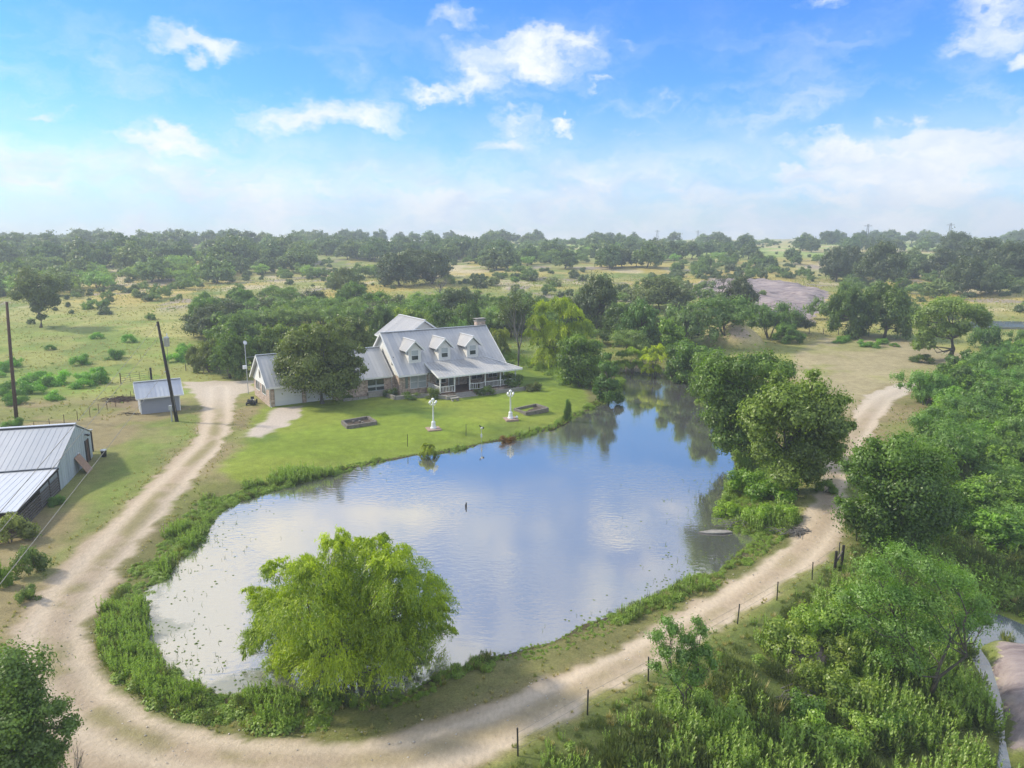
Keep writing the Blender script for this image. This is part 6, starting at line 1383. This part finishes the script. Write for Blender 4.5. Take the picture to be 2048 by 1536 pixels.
def k_scrub(x, y, r):
    n = fbm(x / 30, y / 34, 91, 4); c = at_m = np.ones(len(x))
    mead = (x > 60) & (y > 330) & (y < 560) & (x < .95 * y * .7)
    return (sdist(x, y, SLAB) < -2) & (r.random(len(x)) < np.clip(sst(n, .44, .60) * 1.1, .04, 1)) & ~(mead & (r.random(len(x)) < .93)) & ~((x < -20) & (y < 190) & (r.random(len(x)) < .9))
P_ = cloud(12000, -520, 520, 150, 640, k_scrub, 12)
scatter('far_scrub', 'low dark and olive scrub spreading in patches over the far flats', P_, ('scrub',), (1,), (.35, 1.0), 13, -.1)
hl = np.array([at(*q)[:2] for q in ((978, 712), (1010, 718), (1045, 727), (1085, 738), (1128, 753), (1150, 770))]); r = np.random.default_rng(77)
k_ = r.integers(0, len(hl) - 1, 900); f_ = r.random((900, 1)); pp = hl[k_] * (1 - f_) + hl[k_ + 1] * f_ + r.normal(size=(900, 2)) * .75
scatter('creeper_bank', 'low leafy creepers edging the far right side of the lawn behind the porch', np.concatenate([pp, hfun(pp[:, 0], pp[:, 1])[:, None]], 1), ('mound', 'weed'), (3, 1), (.8, 1.5), 14, -.05)
rs = np.random.default_rng(41); xs_ = rs.uniform(-26, 30, 60000); ys_ = rs.uniform(19, 84, 60000); dr_ = sdist(xs_, ys_, ROAD); dcn = seg_dist(xs_, ys_, CENTER, False)
k_ = (dr_ > -.6) & (np.abs(xs_) < ys_ * .75 + 3) & (rs.random(60000) < np.where(np.abs(dcn - 1.05) < .45, .06, .22)); xs_, ys_ = xs_[k_], ys_[k_]; n_ = len(xs_); zs_ = hfun(xs_, ys_) + .035
oc = np.array([(1, 0, 0), (0, 1, 0), (-1, 0, 0), (0, -1, 0), (0, 0, .7), (0, 0, -.7)], float); of = np.array([(0,1,4),(1,2,4),(2,3,4),(3,0,4),(1,0,5),(2,1,5),(3,2,5),(0,3,5)])
V_ = np.stack([xs_, ys_, zs_], 1)[:, None] + oc[None] * rs.uniform(.6, 1.3, (n_, 6, 1)) * (rs.random((n_, 1, 1)) ** 3 * .055 + .015)
me = mesh_np('road_stones', V_.reshape(-1, 3), (of[None] + (np.arange(n_) * 6)[:, None, None]).reshape(-1, 3), ['pale_stone']); o = link('road_stones', me); tag(o, kind='stuff'); o['label'] = 'loose pale stones scattered over the dirt road'
# floating weeds: small pads and stems on the water near the shore
r = np.random.default_rng(9); x = r.uniform(-25, 25, 60000); y = r.uniform(26, 100, 60000); d = sdist(x, y, POND)
dens = np.where((x < -5) & (y < 62), np.exp(-np.maximum(d - .2, 0) / 1.5), np.where((x > 8) & (y < 60), .55 * np.exp(-np.maximum(d - .2, 0) / 2.2), .35 * np.exp(-np.maximum(d, 0) / .7))) * sst(fbm(x / 1.6, y / 1.6, 81, 4), .42, .62)
k = (d > .05) & (r.random(len(x)) < dens); x, y = x[k], y[k]; n = len(x); up = r.random(n) < .45
c = np.stack([x, y, np.where(up, WATER + .08, WATER + .012)], 1); an = r.uniform(0, 6.28, n)
Dn = np.stack([np.cos(an) * np.where(up, .4, 1), np.sin(an) * np.where(up, .4, 1), np.where(up, 1, 0)], 1); nn = np.where(up[:, None], np.stack([-np.sin(an), np.cos(an), 0 * an], 1), np.array([0, 0, 1.]))
me = leaf_mesh('floating_weeds', [leaves(c, Dn, nn, np.where(up, r.uniform(.15, .4, n), r.uniform(.08, .22, n)), np.where(up, .03, r.uniform(.07, .18, n)), r.uniform(.1, .7, n))], 'oak_leaf')
o = link('floating_weeds', me); tag(o, kind='stuff'); o['label'] = 'small floating weeds and stems in the shallow pond margin'; o.color = (1.2, 1.3, 1, 1)
# ------------------------------------------------------------------ hazy air
if HAZE_DENSITY:
    o = MB().box(-900, 900, -30, 1190, -6, 70).build('haze', 'wire'); m = bpy.data.materials.new('haze'); m.use_nodes = True; nt = m.node_tree; nt.nodes.clear()
    v = nt.nodes.new('ShaderNodeVolumePrincipled'); v.inputs['Color'].default_value = (.84, .93, 1, 1); v.inputs['Density'].default_value = HAZE_DENSITY; v.inputs['Anisotropy'].default_value = .2
    t = nt.nodes.new('ShaderNodeOutputMaterial'); nt.links.new(v.outputs[0], t.inputs['Volume']); o.data.materials.clear(); o.data.materials.append(m); tag(o, kind='stuff')
